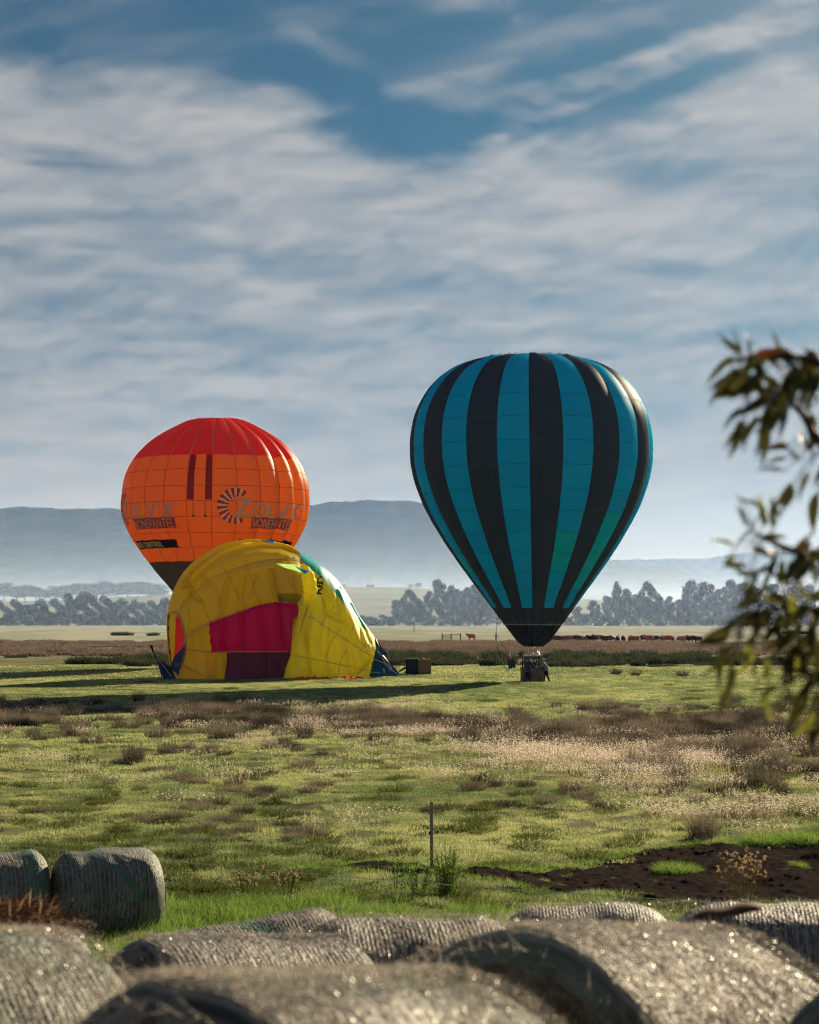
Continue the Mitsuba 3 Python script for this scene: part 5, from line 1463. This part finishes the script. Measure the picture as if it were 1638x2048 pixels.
def leaf_mesh(seed):
    """A sickle shaped gum leaf one metre long along x, folded slightly at the midrib."""
    r = np.random.default_rng(seed)
    t = np.linspace(0, 1, 13)
    w = 0.112 * np.sin(np.pi * t ** 0.72) ** 0.85 * (1 - 0.45 * t) * r.uniform(0.85, 1.2) + 0.004
    bend, tw, dr_ = r.uniform(-0.22, 0.22), r.uniform(-0.7, 0.7), r.uniform(-0.05, 0.18)
    c = np.stack([t, bend * t * (1 - t) * 1.6 + 0 * t, -dr_ * t ** 2], -1)
    rows = []
    for i, tt in enumerate(t):
        a = tw * tt
        sv = np.array([0, math.cos(a), math.sin(a)]); uv_ = np.array([0, -math.sin(a), math.cos(a)])
        rows.append([c[i] - sv * w[i] + uv_ * w[i] * 0.28, c[i] - sv * w[i] * 0.5 + uv_ * w[i] * 0.10, c[i], c[i] + sv * w[i] * 0.5 + uv_ * w[i] * 0.10, c[i] + sv * w[i] + uv_ * w[i] * 0.28])
    return trimesh.Trimesh(np.array(rows).reshape(-1, 3), tri(grid_faces(13, 5)), process=False)


LEAVES = {mt: [mikit.ply(leaf_mesh(500 + i), mt, True) for i in range(6)] for mt in ('gum_leaf_mat', 'young_leaf_mat', 'red_leaf_mat')}
r = np.random.default_rng(31)
kt = thing('gum_tree', 'blurred leafy gum branch hanging into the picture from the right edge', 'tree')
DB = 4.2


def cp(x, y, d=DB):                          # a point of the enlarged view of the branch, at its distance
    return P(1338 + x / 2.276, 640 + y / 2.276, d)


# trunk outside the frame on the right, limbs that carry the hanging twigs
gz = float(land(2.15, 5.6))
part(kt, 'trunk', tube([[2.2, 5.6, gz - 0.2], [2.15, 5.55, gz + 1.2], [2.05, 5.4, gz + 2.6], [2.1, 5.3, gz + 4.2], [2.0, 5.2, gz + 5.6]], [0.15, 0.13, 0.11, 0.09, 0.05], 12), 'gum_bark', True)
limbs = [[[2.05, 5.4, gz + 2.5], [1.7, 4.9, 6.1], [1.3, 4.4, 6.0], cp(800, 250), cp(640, 180), cp(480, 170), cp(340, 180), cp(270, 200)],
         [[2.1, 5.45, gz + 1.9], [1.6, 4.8, 5.5], cp(900, 640), cp(690, 560), cp(600, 420), cp(480, 330), cp(380, 300)],
         [[2.12, 5.5, gz + 1.5], [1.6, 4.7, 4.9], cp(860, 1050), cp(690, 1080), cp(560, 1050), cp(450, 1000), cp(380, 960)],
         [[2.12, 5.5, gz + 1.45], [1.5, 4.6, 4.6], cp(820, 1300), cp(690, 1330), cp(560, 1310), cp(430, 1330), cp(310, 1420)],
         [[2.12, 5.5, gz + 1.2], [1.5, 4.6, 4.35], cp(800, 1560), cp(690, 1620), cp(600, 1600), cp(520, 1560)]]
LP = []
for q in limbs:
    q = np.array(q)
    t = np.linspace(0, len(q) - 1, 40)
    c = np.stack([PchipInterpolator(range(len(q)), q[:, j])(t) for j in range(3)], -1)
    part(kt, 'limb', tube(c, np.linspace(0.022, 0.0022, 40), 7), 'twig_mat', True)
    LP.append(c[14:])
LP = np.vstack(LP)
LV = [((330, 145), (228, 60)), ((335, 140), (290, 50)), ((430, 150), (370, 85)), ((500, 130), (465, 50)), ((640, 190), (600, 105)), ((390, 160), (540, 150)), ((470, 160), (620, 200)), ((540, 240), (470, 170)), ((330, 200), (260, 170)), ((320, 215), (190, 390)), ((300, 260), (185, 330)), ((370, 230), (240, 330)),
      ((400, 240), (275, 360)), ((430, 290), (290, 340)), ((330, 400), (245, 500)), ((345, 480), (250, 590)), ((420, 440), (340, 580)), ((450, 400), (395, 620)), ((470, 380), (410, 500)), ((530, 380), (500, 550)), ((560, 370), (430, 400)), ((545, 575), (440, 595)), ((530, 690), (400, 680)), ((600, 640), (530, 570)),
      ((560, 740), (455, 870)), ((640, 420), (655, 620)), ((660, 330), (600, 400)), ((640, 690), (590, 820)), ((683, 780), (650, 940)), ((520, 180), (600, 250)), ((590, 260), (480, 330)), ((620, 200), (670, 300)), ((430, 870), (385, 820)), ((355, 940), (305, 850)), ((300, 1030), (190, 1000)), ((440, 940), (425, 800)),
      ((570, 1050), (670, 965)), ((340, 1000), (450, 1040)), ((300, 1070), (245, 1140)), ((250, 1110), (370, 1110)), ((420, 1060), (490, 1080)), ((480, 1080), (430, 1200)), ((590, 1070), (530, 1160)), ((580, 1200), (650, 1190)), ((520, 1200), (600, 1210)), ((340, 1250), (440, 1300)), ((420, 1330), (240, 1400)), ((290, 1415), (110, 1485)),
      ((200, 1370), (120, 1385)), ((290, 1470), (160, 1630)), ((250, 1480), (225, 1690)), ((300, 1580), (275, 1750)), ((400, 1420), (360, 1590)), ((440, 1540), (440, 1650)), ((500, 1330), (480, 1480)), ((560, 1300), (520, 1460)), ((600, 1300), (683, 1260)), ((440, 1690), (470, 1830)), ((400, 1660), (385, 1710)), ((510, 1660), (600, 1640)),
      ((620, 1660), (530, 1880)), ((690, 1780), (560, 1900)), ((690, 1830), (630, 1960)), ((560, 1530), (570, 1670)), ((690, 1490), (600, 1570)), ((460, 1240), (560, 1330)), ((400, 1160), (330, 1240)), ((470, 1330), (380, 1440)), ((540, 1380), (400, 1470)), ((560, 1420), (470, 1560)), ((480, 1120), (380, 1180)), ((520, 1090), (480, 1230)),
      ((560, 1130), (620, 1290)), ((640, 1090), (560, 1200)), ((650, 1300), (560, 1400)), ((640, 1380), (660, 1540)), ((600, 1450), (640, 1600)), ((660, 1600), (590, 1720)), ((430, 250), (520, 330)), ((380, 190), (450, 290)), ((560, 180), (660, 190)), ((600, 210), (560, 330)), ((430, 1250), (340, 1340)), ((500, 1230), (560, 1250))]
YOUNG = {32, 34, 35, 38, 39, 52, 53, 57, 58, 61, 37}
RED = {5, 21, 36, 59}
for _ in range(46):                          # leaves beyond the frame's edge and inside the clusters
    b = (r.uniform(560, 900), r.choice([r.uniform(120, 760), r.uniform(980, 1750)]))
    LV.append((b, (b[0] + r.normal(-40, 60), b[1] + r.uniform(60, 230))))
for _ in range(120):                          # more leaves hanging inside the two clusters
    (a, b) = LV[int(r.choice(86, p=np.array([1.0] * 32 + [2.6] * 54) / (32 + 2.6 * 54)))]
    b0 = (a[0] + r.normal(25, 45), a[1] + r.normal(0, 45))
    if b0[0] > 250: LV.append((b0, (b0[0] + (b[0] - a[0]) * r.uniform(0.7, 1.1) + r.normal(0, 30), b0[1] + (b[1] - a[1]) * r.uniform(0.7, 1.1) + r.normal(0, 25))))
for i, (a, b) in enumerate(LV):
    d0 = DB + r.normal(0, 0.06)
    pa, pb_ = cp(*a, d0), cp(*b, d0 + r.normal(0, 0.03))
    e = pb_ - pa
    ln = np.linalg.norm(e); e /= ln
    if i in (32,): ln *= 1.2
    nrm = np.array([0, -1.0, 0]) + r.normal(0, 0.34, 3)
    s = np.cross(nrm, e); s /= np.linalg.norm(s); nrm = np.cross(e, s)
    M = np.eye(4); M[:3, 0], M[:3, 1], M[:3, 2], M[:3, 3] = e * ln * 1.04, s * ln * r.uniform(0.95, 1.35), nrm * ln, pa
    mt = 'young_leaf_mat' if i in YOUNG or (i > 84 and pa[2] < 5.1 and r.uniform() < 0.12) else 'red_leaf_mat' if i in RED else 'gum_leaf_mat'
    key = num(kt + '__leaf')
    scene[key] = {**LEAVES[mt][i % 6], 'to_world': T(M.tolist())}
    near = LP[np.argmin(np.linalg.norm(LP - pa, axis=1))]
    if np.linalg.norm(near - pa) > 0.015:
        part(kt, 'twig', tube([near, (near + pa) / 2 + [0, 0, 0.012], pa], [0.0022, 0.0016, 0.0012], 5), 'twig_mat')
# ---------------------------------------------------------------- people, cattle, flag, fences
def skin(bones, radii, joints, edge=0.03, it=8):
    """One smooth body from hulls of spheres along the bones."""
    parts = []
    for a, b in bones:
        s1 = m3.Manifold.sphere(radii[a], 20).translate(list(map(float, joints[a])))
        s2 = m3.Manifold.sphere(radii[b], 20).translate(list(map(float, joints[b])))
        parts.append(m3.Manifold.batch_hull([s1, s2]))
    m = m3.Manifold.batch_boolean(parts, m3.OpType.Add).refine_to_length(edge).to_mesh()
    t = trimesh.Trimesh(m.vert_properties[:, :3], m.tri_verts, process=True)
    return trimesh.smoothing.filter_taubin(t, 0.5, 0.53, it)


diffuse('skin_mat', (0.42, 0.24, 0.17), 0.6)
diffuse('grey_hair_mat', (0.30, 0.29, 0.28), 0.8)
diffuse('dark_hair_mat', (0.03, 0.024, 0.02), 0.7)
diffuse('navy_jacket_mat', (0.014, 0.022, 0.040), 0.8)
diffuse('grey_jumper_mat', (0.20, 0.23, 0.25), 0.9)
diffuse('dark_trousers_mat', (0.014, 0.015, 0.020), 0.8)
diffuse('boot_mat', (0.02, 0.016, 0.014), 0.6)

BONES = dict(legs=[('hipl', 'kneel'), ('kneel', 'anklel'), ('anklel', 'toel'), ('hipr', 'kneer'), ('kneer', 'ankler'), ('ankler', 'toer')],
             trunk=[('pelvis', 'waist'), ('waist', 'chest'), ('chest', 'shl'), ('chest', 'shr'), ('pelvis', 'hipl'), ('pelvis', 'hipr'), ('chest', 'neck')],
             arms=[('shl', 'elbl'), ('elbl', 'wrl'), ('shr', 'elbr'), ('elbr', 'wrr')])
RAD = dict(pelvis=.145, waist=.135, chest=.155, shl=.085, shr=.085, elbl=.052, elbr=.052, wrl=.036, wrr=.036, hipl=.105, hipr=.105, kneel=.068, kneer=.068, anklel=.045, ankler=.045, toel=.034, toer=.034, neck=.062)


def person(label, J, head, face, coat, hair, place, legs_mat='dark_trousers_mat', scale=1.0):
    """J: joints in metres in the person's own frame (x right, y away from the viewer, z up); head: centre; face: where it looks."""
    J = {k_: np.array(v, float) for k_, v in J.items()}
    M = place @ np.diag([scale, scale, scale, 1.0])
    k = thing('person', label, 'person')
    J['head'] = np.array(head, float)
    f = np.array(face, float); f /= np.linalg.norm(f)
    side = np.cross(f, [0, 0, 1]); side /= np.linalg.norm(side); upv = np.cross(side, f)
    R = dict(RAD, head=0.098, crown=0.090, jaw=0.052, nose=0.016, earl=0.022, earr=0.022)
    J['crown'] = J['head'] + upv * 0.045 - f * 0.015
    J['jaw'] = J['head'] - upv * 0.085 + f * 0.045
    J['nose'] = J['head'] + f * 0.108 - upv * 0.02
    J['earl'] = J['head'] - side * 0.095; J['earr'] = J['head'] + side * 0.095
    bones = [('head', 'crown'), ('head', 'jaw'), ('head', 'nose'), ('head', 'earl'), ('head', 'earr'), ('neck', 'jaw'), ('neck', 'head'), ('chest', 'neck'), ('pelvis', 'waist'), ('waist', 'chest'), ('chest', 'shl'), ('chest', 'shr')] + BONES['arms'] + BONES['legs']
    # hands: palm, thumb and four fingers each
    for sd in 'lr':
        w = J['wr' + sd]; d = w - J['elb' + sd]; d /= np.linalg.norm(d)
        n_ = np.cross(d, [0, 0, 1]); n_ = n_ / (np.linalg.norm(n_) + 1e-9)
        o = np.cross(n_, d)
        J['palm' + sd] = w + d * 0.07; R['palm' + sd] = 0.032
        bones.append(('wr' + sd, 'palm' + sd))
        for i, (off, ln) in enumerate(((-0.030, 0.070), (-0.010, 0.085), (0.010, 0.080), (0.030, 0.060))):
            b0, b1, b2 = f'f{i}a{sd}', f'f{i}b{sd}', f'f{i}c{sd}'
            J[b0] = J['palm' + sd] + n_ * off + d * 0.02
            J[b1] = J[b0] + d * ln * 0.55 - o * 0.012
            J[b2] = J[b1] + d * ln * 0.35 - o * 0.030
            R[b0], R[b1], R[b2] = 0.010, 0.009, 0.008
            bones += [(b0, b1), (b1, b2)]
        J['t0' + sd] = w + d * 0.03 + n_ * 0.025; J['t1' + sd] = J['t0' + sd] + n_ * 0.035 + d * 0.03; J['t2' + sd] = J['t1' + sd] + d * 0.03
        R['t0' + sd], R['t1' + sd], R['t2' + sd] = 0.013, 0.011, 0.009
        bones += [('t0' + sd, 't1' + sd), ('t1' + sd, 't2' + sd)]
    part(k, 'body', move(skin(bones, R, J, 0.02, 4), M), 'skin_mat', True)
    Rc = {a: b * 1.16 + 0.012 for a, b in RAD.items()}
    Jc = dict(J); Jc['wrl'] = J['wrl'] - (J['wrl'] - J['elbl']) * 0.06; Jc['wrr'] = J['wrr'] - (J['wrr'] - J['elbr']) * 0.06
    part(k, 'jacket', move(skin(BONES['trunk'] + BONES['arms'], Rc, Jc, 0.03, 6), M), coat, True)
    Rt = {a: b * 1.12 + 0.012 for a, b in RAD.items()}
    part(k, 'trousers', move(skin([b for b in BONES['legs'] if not b[1].startswith('toe')] + [('pelvis', 'hipl'), ('pelvis', 'hipr')], Rt, J, 0.03, 6), M), legs_mat, True)
    for sd in 'lr':
        a, t = J['ankle' + sd], J['toe' + sd]
        Rb = dict(a=0.058, b=0.050, c=0.046)
        part(k, 'boot', move(skin([('a', 'b'), ('b', 'c')], Rb, dict(a=a + [0, 0, 0.03], b=a - (t - a) * 0.25 - [0, 0, 0.03], c=t), 0.02, 3), M), 'boot_mat', True)
    hb = dict(a=J['head'] + upv * 0.035 - f * 0.02, b=J['head'] + upv * 0.05 - f * 0.035, c=J['head'] - f * 0.05 - upv * 0.03)
    part(k, 'hair', move(skin([('a', 'b'), ('b', 'c')], dict(a=0.100, b=0.098, c=0.082), hb, 0.02, 3), M), hair, True)
    for s in (-1, 1):
        part(k, 'eye', move(trimesh.creation.icosphere(1, 0.011).apply_translation(J['head'] + f * 0.092 + side * s * 0.034 + upv * 0.012), M), 'dark_hair_mat', True)
    part(k, 'mouth', move(trimesh.creation.icosphere(1, 0.012).apply_transform(np.diag([1.8, 0.7, 0.5, 1])).apply_translation(J['jaw'] + f * 0.044 + upv * 0.02), M), 'dark_hair_mat', True)
    return k


gb = float(land(A.x, 136.6))
# leaning in over the near side of the basket, back to the camera
J1 = dict(pelvis=(0, 0, .95), waist=(0.02, .04, 1.12), chest=(0.06, .16, 1.36), neck=(0.10, .24, 1.52), shl=(-.12, .17, 1.42), shr=(.26, .19, 1.40), elbl=(-.16, .40, 1.26), elbr=(.40, .38, 1.22), wrl=(-.04, .56, 1.16), wrr=(.44, .58, 1.16),
          hipl=(-.10, 0, .90), hipr=(.10, 0, .90), kneel=(-.12, .06, .49), kneer=(.12, .02, .49), anklel=(-.13, -.02, .09), ankler=(.12, -.08, .09), toel=(-.15, .15, .045), toer=(.15, .09, .045))
pl = P(1056.5, 1361, 136.35)
person('man in a dark navy coat bending over the near side of the basket', J1, (0.15, .30, 1.66), (.35, .9, -.15), 'navy_jacket_mat', 'grey_hair_mat', TR(pl[0], 136.35, gb))
# inside the basket, facing the camera
J2 = dict(pelvis=(0, 0, .97), waist=(0, -.01, 1.13), chest=(-.02, -.03, 1.38), neck=(-.03, -.05, 1.55), shl=(.17, -.03, 1.44), shr=(-.20, -.03, 1.44), elbl=(.26, -.14, 1.20), elbr=(-.30, -.16, 1.22), wrl=(.16, -.34, 1.18), wrr=(-.20, -.36, 1.20),
          hipl=(.10, 0, .90), hipr=(-.10, 0, .90), kneel=(.11, -.03, .49), kneer=(-.11, -.03, .49), anklel=(.11, 0, .09), ankler=(-.11, 0, .09), toel=(.12, -.16, .045), toer=(-.12, -.16, .045))
pl = P(1068.5, 1361, 137.6)
person('pilot in dark clothes standing inside the wicker basket under the burner', J2, (-.03, -.06, 1.68), (-.3, -.9, .1), 'navy_jacket_mat', 'dark_hair_mat', TR(pl[0], 137.6, gb + 0.05), scale=0.95)
# pushing against the basket from the right
J3 = dict(pelvis=(0, 0, .93), waist=(-.05, 0, 1.10), chest=(-.20, 0, 1.32), neck=(-.27, -.01, 1.47), shl=(-.22, .19, 1.38), shr=(-.20, -.19, 1.37), elbl=(-.46, .22, 1.18), elbr=(-.44, -.22, 1.16), wrl=(-.68, .18, 1.08), wrr=(-.66, -.17, 1.07),
          hipl=(0, .10, .88), hipr=(0, -.10, .88), kneel=(-.16, .10, .50), kneer=(.05, -.10, .48), anklel=(-.17, .10, .09), ankler=(.22, -.10, .10), toel=(-.36, .11, .045), toer=(.04, -.11, .045))
pl = P(1093, 1364, 136.9)
person('man in a grey jumper and dark trousers pushing the basket from the right', J3, (-.35, -.01, 1.60), (-1, -.05, -.25), 'grey_jumper_mat', 'dark_hair_mat', TR(pl[0], 136.9, float(land(pl[0], 136.9))))

# flag on a drop line, leaning pole beside it
diffuse('flag_blue', (0.012, 0.022, 0.085), 0.8); diffuse('flag_red', (0.45, 0.02, 0.03), 0.8); diffuse('flag_white', (0.70, 0.70, 0.70), 0.8)
k = thing('flag', 'drooping dark blue flag with white stars and red and white corner, left of the basket', 'flag')
fy = 137.0
top, low = P(1018, 1306, fy), P(1016, 1337, fy)
W_, H_ = 0.48, 1.15
g1, g2 = np.meshgrid(np.linspace(0, 1, 15), np.linspace(0, 1, 25), indexing='ij')


def flag_pt(a, b, out=0.0):                   # a across, b down, hanging in folds
    wdt = W_ * (0.25 + 0.75 * np.sin(np.clip(b, 0, 1) * 1.9 + 0.15))
    x = top[0] - 0.10 + a * wdt + 0.10 * b
    y = fy + 0.10 * np.sin(a * 9 + b * 2) - out
    z = top[2] - b * H_ - 0.12 * a * (1 - b) - 0.05 * np.sin(a * 7)
    return np.stack([x, y, z], -1)


part(k, 'cloth', trimesh.Trimesh(flag_pt(g1, g2).reshape(-1, 3), tri(grid_faces(15, 25)), process=False), 'flag_blue', True)


def flag_strip(a0, b0, a1, b1, w, mat, name, out):
    t = np.linspace(0, 1, 12)[:, None]
    a, b = a0 + (a1 - a0) * t, b0 + (b1 - b0) * t
    n_ = np.array([-(b1 - b0) * 1.0, (a1 - a0)]); n_ = n_ / np.linalg.norm(n_) * w / 2
    v = flag_pt(a + np.array([[-n_[0], n_[0]]]), b + np.array([[-n_[1], n_[1]]]), out)
    part(k, name, trimesh.Trimesh(v.reshape(-1, 3), tri(grid_faces(12, 2)), process=False), mat, True)


for s in (((0.0, 0.0), (1.0, 0.42)), ((1.0, 0.0), (0.0, 0.42)), ((0.5, 0.0), (0.5, 0.42)), ((0.0, 0.21), (1.0, 0.21))):
    flag_strip(*s[0], *s[1], 0.13, 'flag_white', 'corner_cross', 0.012)
    flag_strip(*s[0], *s[1], 0.065, 'flag_red', 'corner_cross', 0.024)
for a, b in ((0.5, 0.58), (0.3, 0.75), (0.7, 0.72), (0.5, 0.90), (0.62, 0.80)):
    an = np.linspace(0, 2 * np.pi, 15)[:-1]
    rr = np.where(np.arange(14) % 2 == 0, 0.085, 0.038)
    v = np.vstack([flag_pt(np.array(a), np.array(b), 0.02)[None], flag_pt(a + rr * np.cos(an), b + rr * 0.42 * np.sin(an), 0.02)])
    part(k, 'star', trimesh.Trimesh(v, [[0, 1 + (i + 1) % 14, 1 + i] for i in range(14)], process=False), 'flag_white')
k = thing('drop_line', 'thin rope hanging from the striped balloon down to the flag', 'rope')
e0 = A.point(A.at_z(1222), math.radians(-62), 0.06)
pts = [e0, P(992, 1265, 137.0), P(1004, 1290, 137.0), top, low, P(1022, 1350, 137.0), P(1034, 1337, 137.0)]
add(k + '__rope', tube(np.array(pts), 0.018, 5), 'black_webbing', True)
k = thing('leaning_pole', 'thin leaning pole with a pale lower half, left of the flag', 'pole')
a_, b_, c_ = P(993.5, 1293, 137.2), P(1002, 1316, 137.1), P(1012, 1338, 137.0)
part(k, 'upper_half', tube([a_, b_], 0.035, 6), 'black_webbing')
part(k, 'lower_half', tube([b_, c_, c_ + [0.12, 0, -0.28]], 0.032, 6), 'rope_pale')

# cattle in a line far off
diffuse('cow_brown', proc(lambda p, n, uv: mix([0.07, 0.028, 0.014], [0.15, 0.06, 0.028], fbm(p.x * 2, p.y * 2, p.z * 2, 2))), 0.8)
diffuse('cow_dark', (0.018, 0.014, 0.013), 0.8)
diffuse('cow_red', (0.34, 0.12, 0.045), 0.8)
diffuse('cow_white', (0.55, 0.50, 0.45), 0.8)
diffuse('hoof_mat', (0.03, 0.025, 0.02), 0.7)


def cow_mesh(graze):
    J = dict(rump=(-.62, 0, 1.12), hip=(-.45, 0, 1.12), loin=(0, 0, 1.10), belly=(.05, 0, .93), chest=(.52, 0, 1.02), wither=(.42, 0, 1.22), brisk=(.68, 0, .90),
             neck=(.95, 0, .98 if graze else 1.30), head=(1.15, 0, .50 if graze else 1.42), muzzle=(1.22, 0, .22 if graze else 1.22), earl=(1.08, .2, .60 if graze else 1.50), earr=(1.08, -.2, .60 if graze else 1.50), poll=(1.08, 0, .62 if graze else 1.50))
    R = dict(rump=.25, hip=.31, loin=.33, belly=.36, chest=.36, wither=.20, brisk=.24, neck=.19, head=.135, muzzle=.085, earl=.035, earr=.035, poll=.12)
    bones = [('rump', 'hip'), ('hip', 'loin'), ('hip', 'belly'), ('loin', 'wither'), ('belly', 'chest'), ('chest', 'wither'), ('chest', 'brisk'), ('wither', 'neck'), ('chest', 'neck'), ('neck', 'poll'), ('poll', 'head'), ('head', 'muzzle'), ('poll', 'earl'), ('poll', 'earr')]
    for s, t in ((-1, 'n'), (1, 'f')):
        y_ = .20 * s
        J.update({'th' + t: (-.58, y_, .98), 'st' + t: (-.42, y_, .70), 'hk' + t: (-.68, y_, .46), 'ft' + t: (-.62, y_, .08), 'sh' + t: (.50, y_, .92), 'el' + t: (.46, y_, .70), 'kn' + t: (.50, y_, .40), 'fo' + t: (.48, y_, .08)})
        R.update({'th' + t: .20, 'st' + t: .13, 'hk' + t: .065, 'ft' + t: .055, 'sh' + t: .16, 'el' + t: .10, 'kn' + t: .062, 'fo' + t: .05})
        bones += [('rump', 'th' + t), ('th' + t, 'st' + t), ('st' + t, 'hk' + t), ('hk' + t, 'ft' + t), ('chest', 'sh' + t), ('sh' + t, 'el' + t), ('el' + t, 'kn' + t), ('kn' + t, 'fo' + t)]
    body = skin(bones, R, J, 0.09, 5)
    tail = tube([(-.84, 0, 1.22), (-.96, 0, 1.0), (-.95, 0, .6), (-.93, 0, .42)], [.04, .025, .02, .05], 6)
    face = skin([('a', 'b')], dict(a=.128, b=.092), dict(a=np.array(J['head']) + [.03, 0, 0], b=np.array(J['muzzle']) + [.02, 0, 0]), 0.06, 2)
    return body, tail, face


COWS = [[mikit.ply(m, None, True) for m in cow_mesh(g)] for g in (True, False)]
r = np.random.default_rng(77)
us = [1098, 1112, 1121, 1133, 1146, 1158, 1170, 1184, 1197, 1208, 1219, 1233, 1247, 1258, 1272, 1286, 1298, 1311, 1322, 1335, 1346, 1360, 1372, 1384, 1396]
WORDS = {0: 'left end cow of the herd, next to the striped balloon', 2: 'red brown cow near the left end of the herd', 24: 'cow at the right end of the herd, by the leafy branch'}
for i, u in enumerate(us):
    y = 336 + r.uniform(-5, 5)
    x = (u + r.uniform(-2, 2) - CU) / F * y
    a = r.choice([0, 180, 160, 20, 200, 75])
    mt = 'cow_red' if i == 2 else r.choice(['cow_brown', 'cow_dark', 'cow_dark', 'cow_dark', 'cow_red'])
    k = thing('cow', WORDS.get(i, f'{["brown", "dark", "red brown"][["cow_brown", "cow_dark", "cow_red"].index(mt)]} cow, {ORD[i]} from the left in the far line of cattle'), 'cow', None if i in WORDS else 'cattle in a line across the far field')
    M = T().translate([float(x), float(y), float(land(x, y)) - 0.12]).rotate([0, 0, 1], float(a)).scale(float(r.uniform(0.95, 1.1)))
    for nm, m, mm in zip(('body', 'tail', 'face'), COWS[int(r.integers(2))], (mt, mt, 'cow_white' if mt == 'cow_red' else mt)):
        scene[f'{k}__{nm}'] = {**m, 'bsdf': {'type': 'ref', 'id': str(mm)}, 'to_world': M}
k = thing('cow', 'lone orange brown cow standing left of the striped balloon, far off', 'cow')
M = T().translate([(943 - CU) / F * 338, 338.0, 0.35]).rotate([0, 0, 1], 200).scale(0.9)
for nm, m in zip(('body', 'tail', 'face'), COWS[1]):
    scene[f'{k}__{nm}'] = {**m, 'bsdf': {'type': 'ref', 'id': 'cow_red'}, 'to_world': M}

# old rails, posts, the electric fence
diffuse('weathered_wood', proc(lambda p, n, uv: mix([0.10, 0.085, 0.07], [0.24, 0.21, 0.18], fbm(p.x * 9, p.y * 9, p.z * 3, 3))), 0.9)
k = thing('rail_fence', 'short broken timber rail fence far off left of the striped balloon', 'fence')
ry = 352.0
pp = [P(u, 1277, ry) for u in (884.5, 902.5, 921)]
for p in pp:
    part(k, 'post', box(p[0], ry, 0.75, 0.24, 0.24, 1.7), 'weathered_wood')
for a, b, z in ((0, 1, 1.25), (1, 2, 1.30), (0, 1, 0.75)):
    part(k, 'rail', tube([[pp[a][0], ry - 0.15, z], [pp[b][0], ry - 0.15, z + 0.05]], 0.09, 6), 'weathered_wood')
for u, v0, v1, y, lb in ((992, 1269, 1277, 345.0, 'short dark fence post far off just left of the striped balloon'), (828, 1253, 1260, 560.0, 'small far post in the pale field, right of the yellow balloon')):
    p, q = P(u, v1, y), P(u, v0, y)
    add(thing('fence_post', lb, 'post') + '__timber', box(p[0], y, (p[2] + q[2]) / 2 - 0.2, 0.28, 0.28, q[2] - p[2] + 0.8), 'weathered_wood')
k = thing('fence_post', 'slim grey timber fence post standing upright in the grass near centre', 'post')
p, q = ground_at(864, 1742), P(863, 1603, ground_at(864, 1742)[1])
scene['grey_post_mat'] = {'type': 'twosided', 'bsdf': {'type': 'principled', 'base_color': proc(lambda p, n, uv: mix([0.13, 0.14, 0.14], [0.26, 0.27, 0.26], fbm(p.x * 60, p.y * 60, p.z * 5, 3))), 'roughness': 0.8}}
part(k, 'timber', box(q[0], p[1], (p[2] - 0.3 + q[2]) / 2, 0.060, 0.060, q[2] - p[2] + 0.3, bevel=0.006), 'grey_post_mat', 30)
part(k, 'insulator', box(q[0] - 0.035, p[1] - 0.02, p[2] + 0.72, 0.03, 0.05, 0.06, bevel=0.008), 'black_padding')
for z in (0.45, 0.95):
    part(k, 'staple', tube([[q[0] - 0.012, p[1] - 0.030, p[2] + z], [q[0], p[1] - 0.040, p[2] + z], [q[0] + 0.012, p[1] - 0.030, p[2] + z]], 0.003, 5), 'steel_mat')
# white electric rope between tread-in posts beyond the frame
k = thing('electric_fence', 'thin pale electric fence rope sagging from left towards the right bales', 'fence')
w0, w1 = P(-60, 1679, 32.5), P(1560, 1812, 25.6)
t = np.linspace(0, 1, 60)[:, None]
wp = w0 + (w1 - w0) * t - np.array([0, 0, 0.10]) * (4 * t * (1 - t))
part(k, 'rope', tube(wp, 0.0060, 5), 'flag_white', True)
for p in (w0, w1):
    g = float(land(p[0], p[1]))
    part(k, 'post', tube([[p[0], p[1], g - 0.1], [p[0], p[1], p[2] + 0.06]], 0.010, 6), 'flag_white')
# ---------------------------------------------------------------- air
scene['mist_medium'] = {'type': 'homogeneous', 'albedo': {'type': 'rgb', 'value': [0.70, 0.81, 1.0]}, 'sigma_t': {'type': 'rgb', 'value': [2.7e-4, 3.4e-4, 4.5e-4]}, 'phase': {'type': 'hg', 'g': 0.35}}
scene['clear_air'] = {'type': 'null'}
scene['ground_mist'] = {'type': 'cube', 'to_world': T().translate([0, 2775, 25.5]).scale([4200, 2225, 26.5]), 'bsdf': {'type': 'ref', 'id': 'clear_air'},
                        'interior': {'type': 'ref', 'id': 'mist_medium'}, 'exterior': {'type': 'ref', 'id': 'haze_medium'}}
labels['ground_mist'] = {'label': 'low morning mist lying over the far valley floor', 'category': 'mist', 'kind': 'stuff'}
scene['haze'] = {'type': 'cube', 'to_world': T().translate([0, 5000, 260]).scale([9500, 5300, 264]), 'bsdf': {'type': 'ref', 'id': 'clear_air'}, 'interior': {'type': 'ref', 'id': 'haze_medium'}}
labels['haze'] = {'label': 'thin blue morning haze over the whole plain', 'category': 'haze', 'kind': 'stuff'}
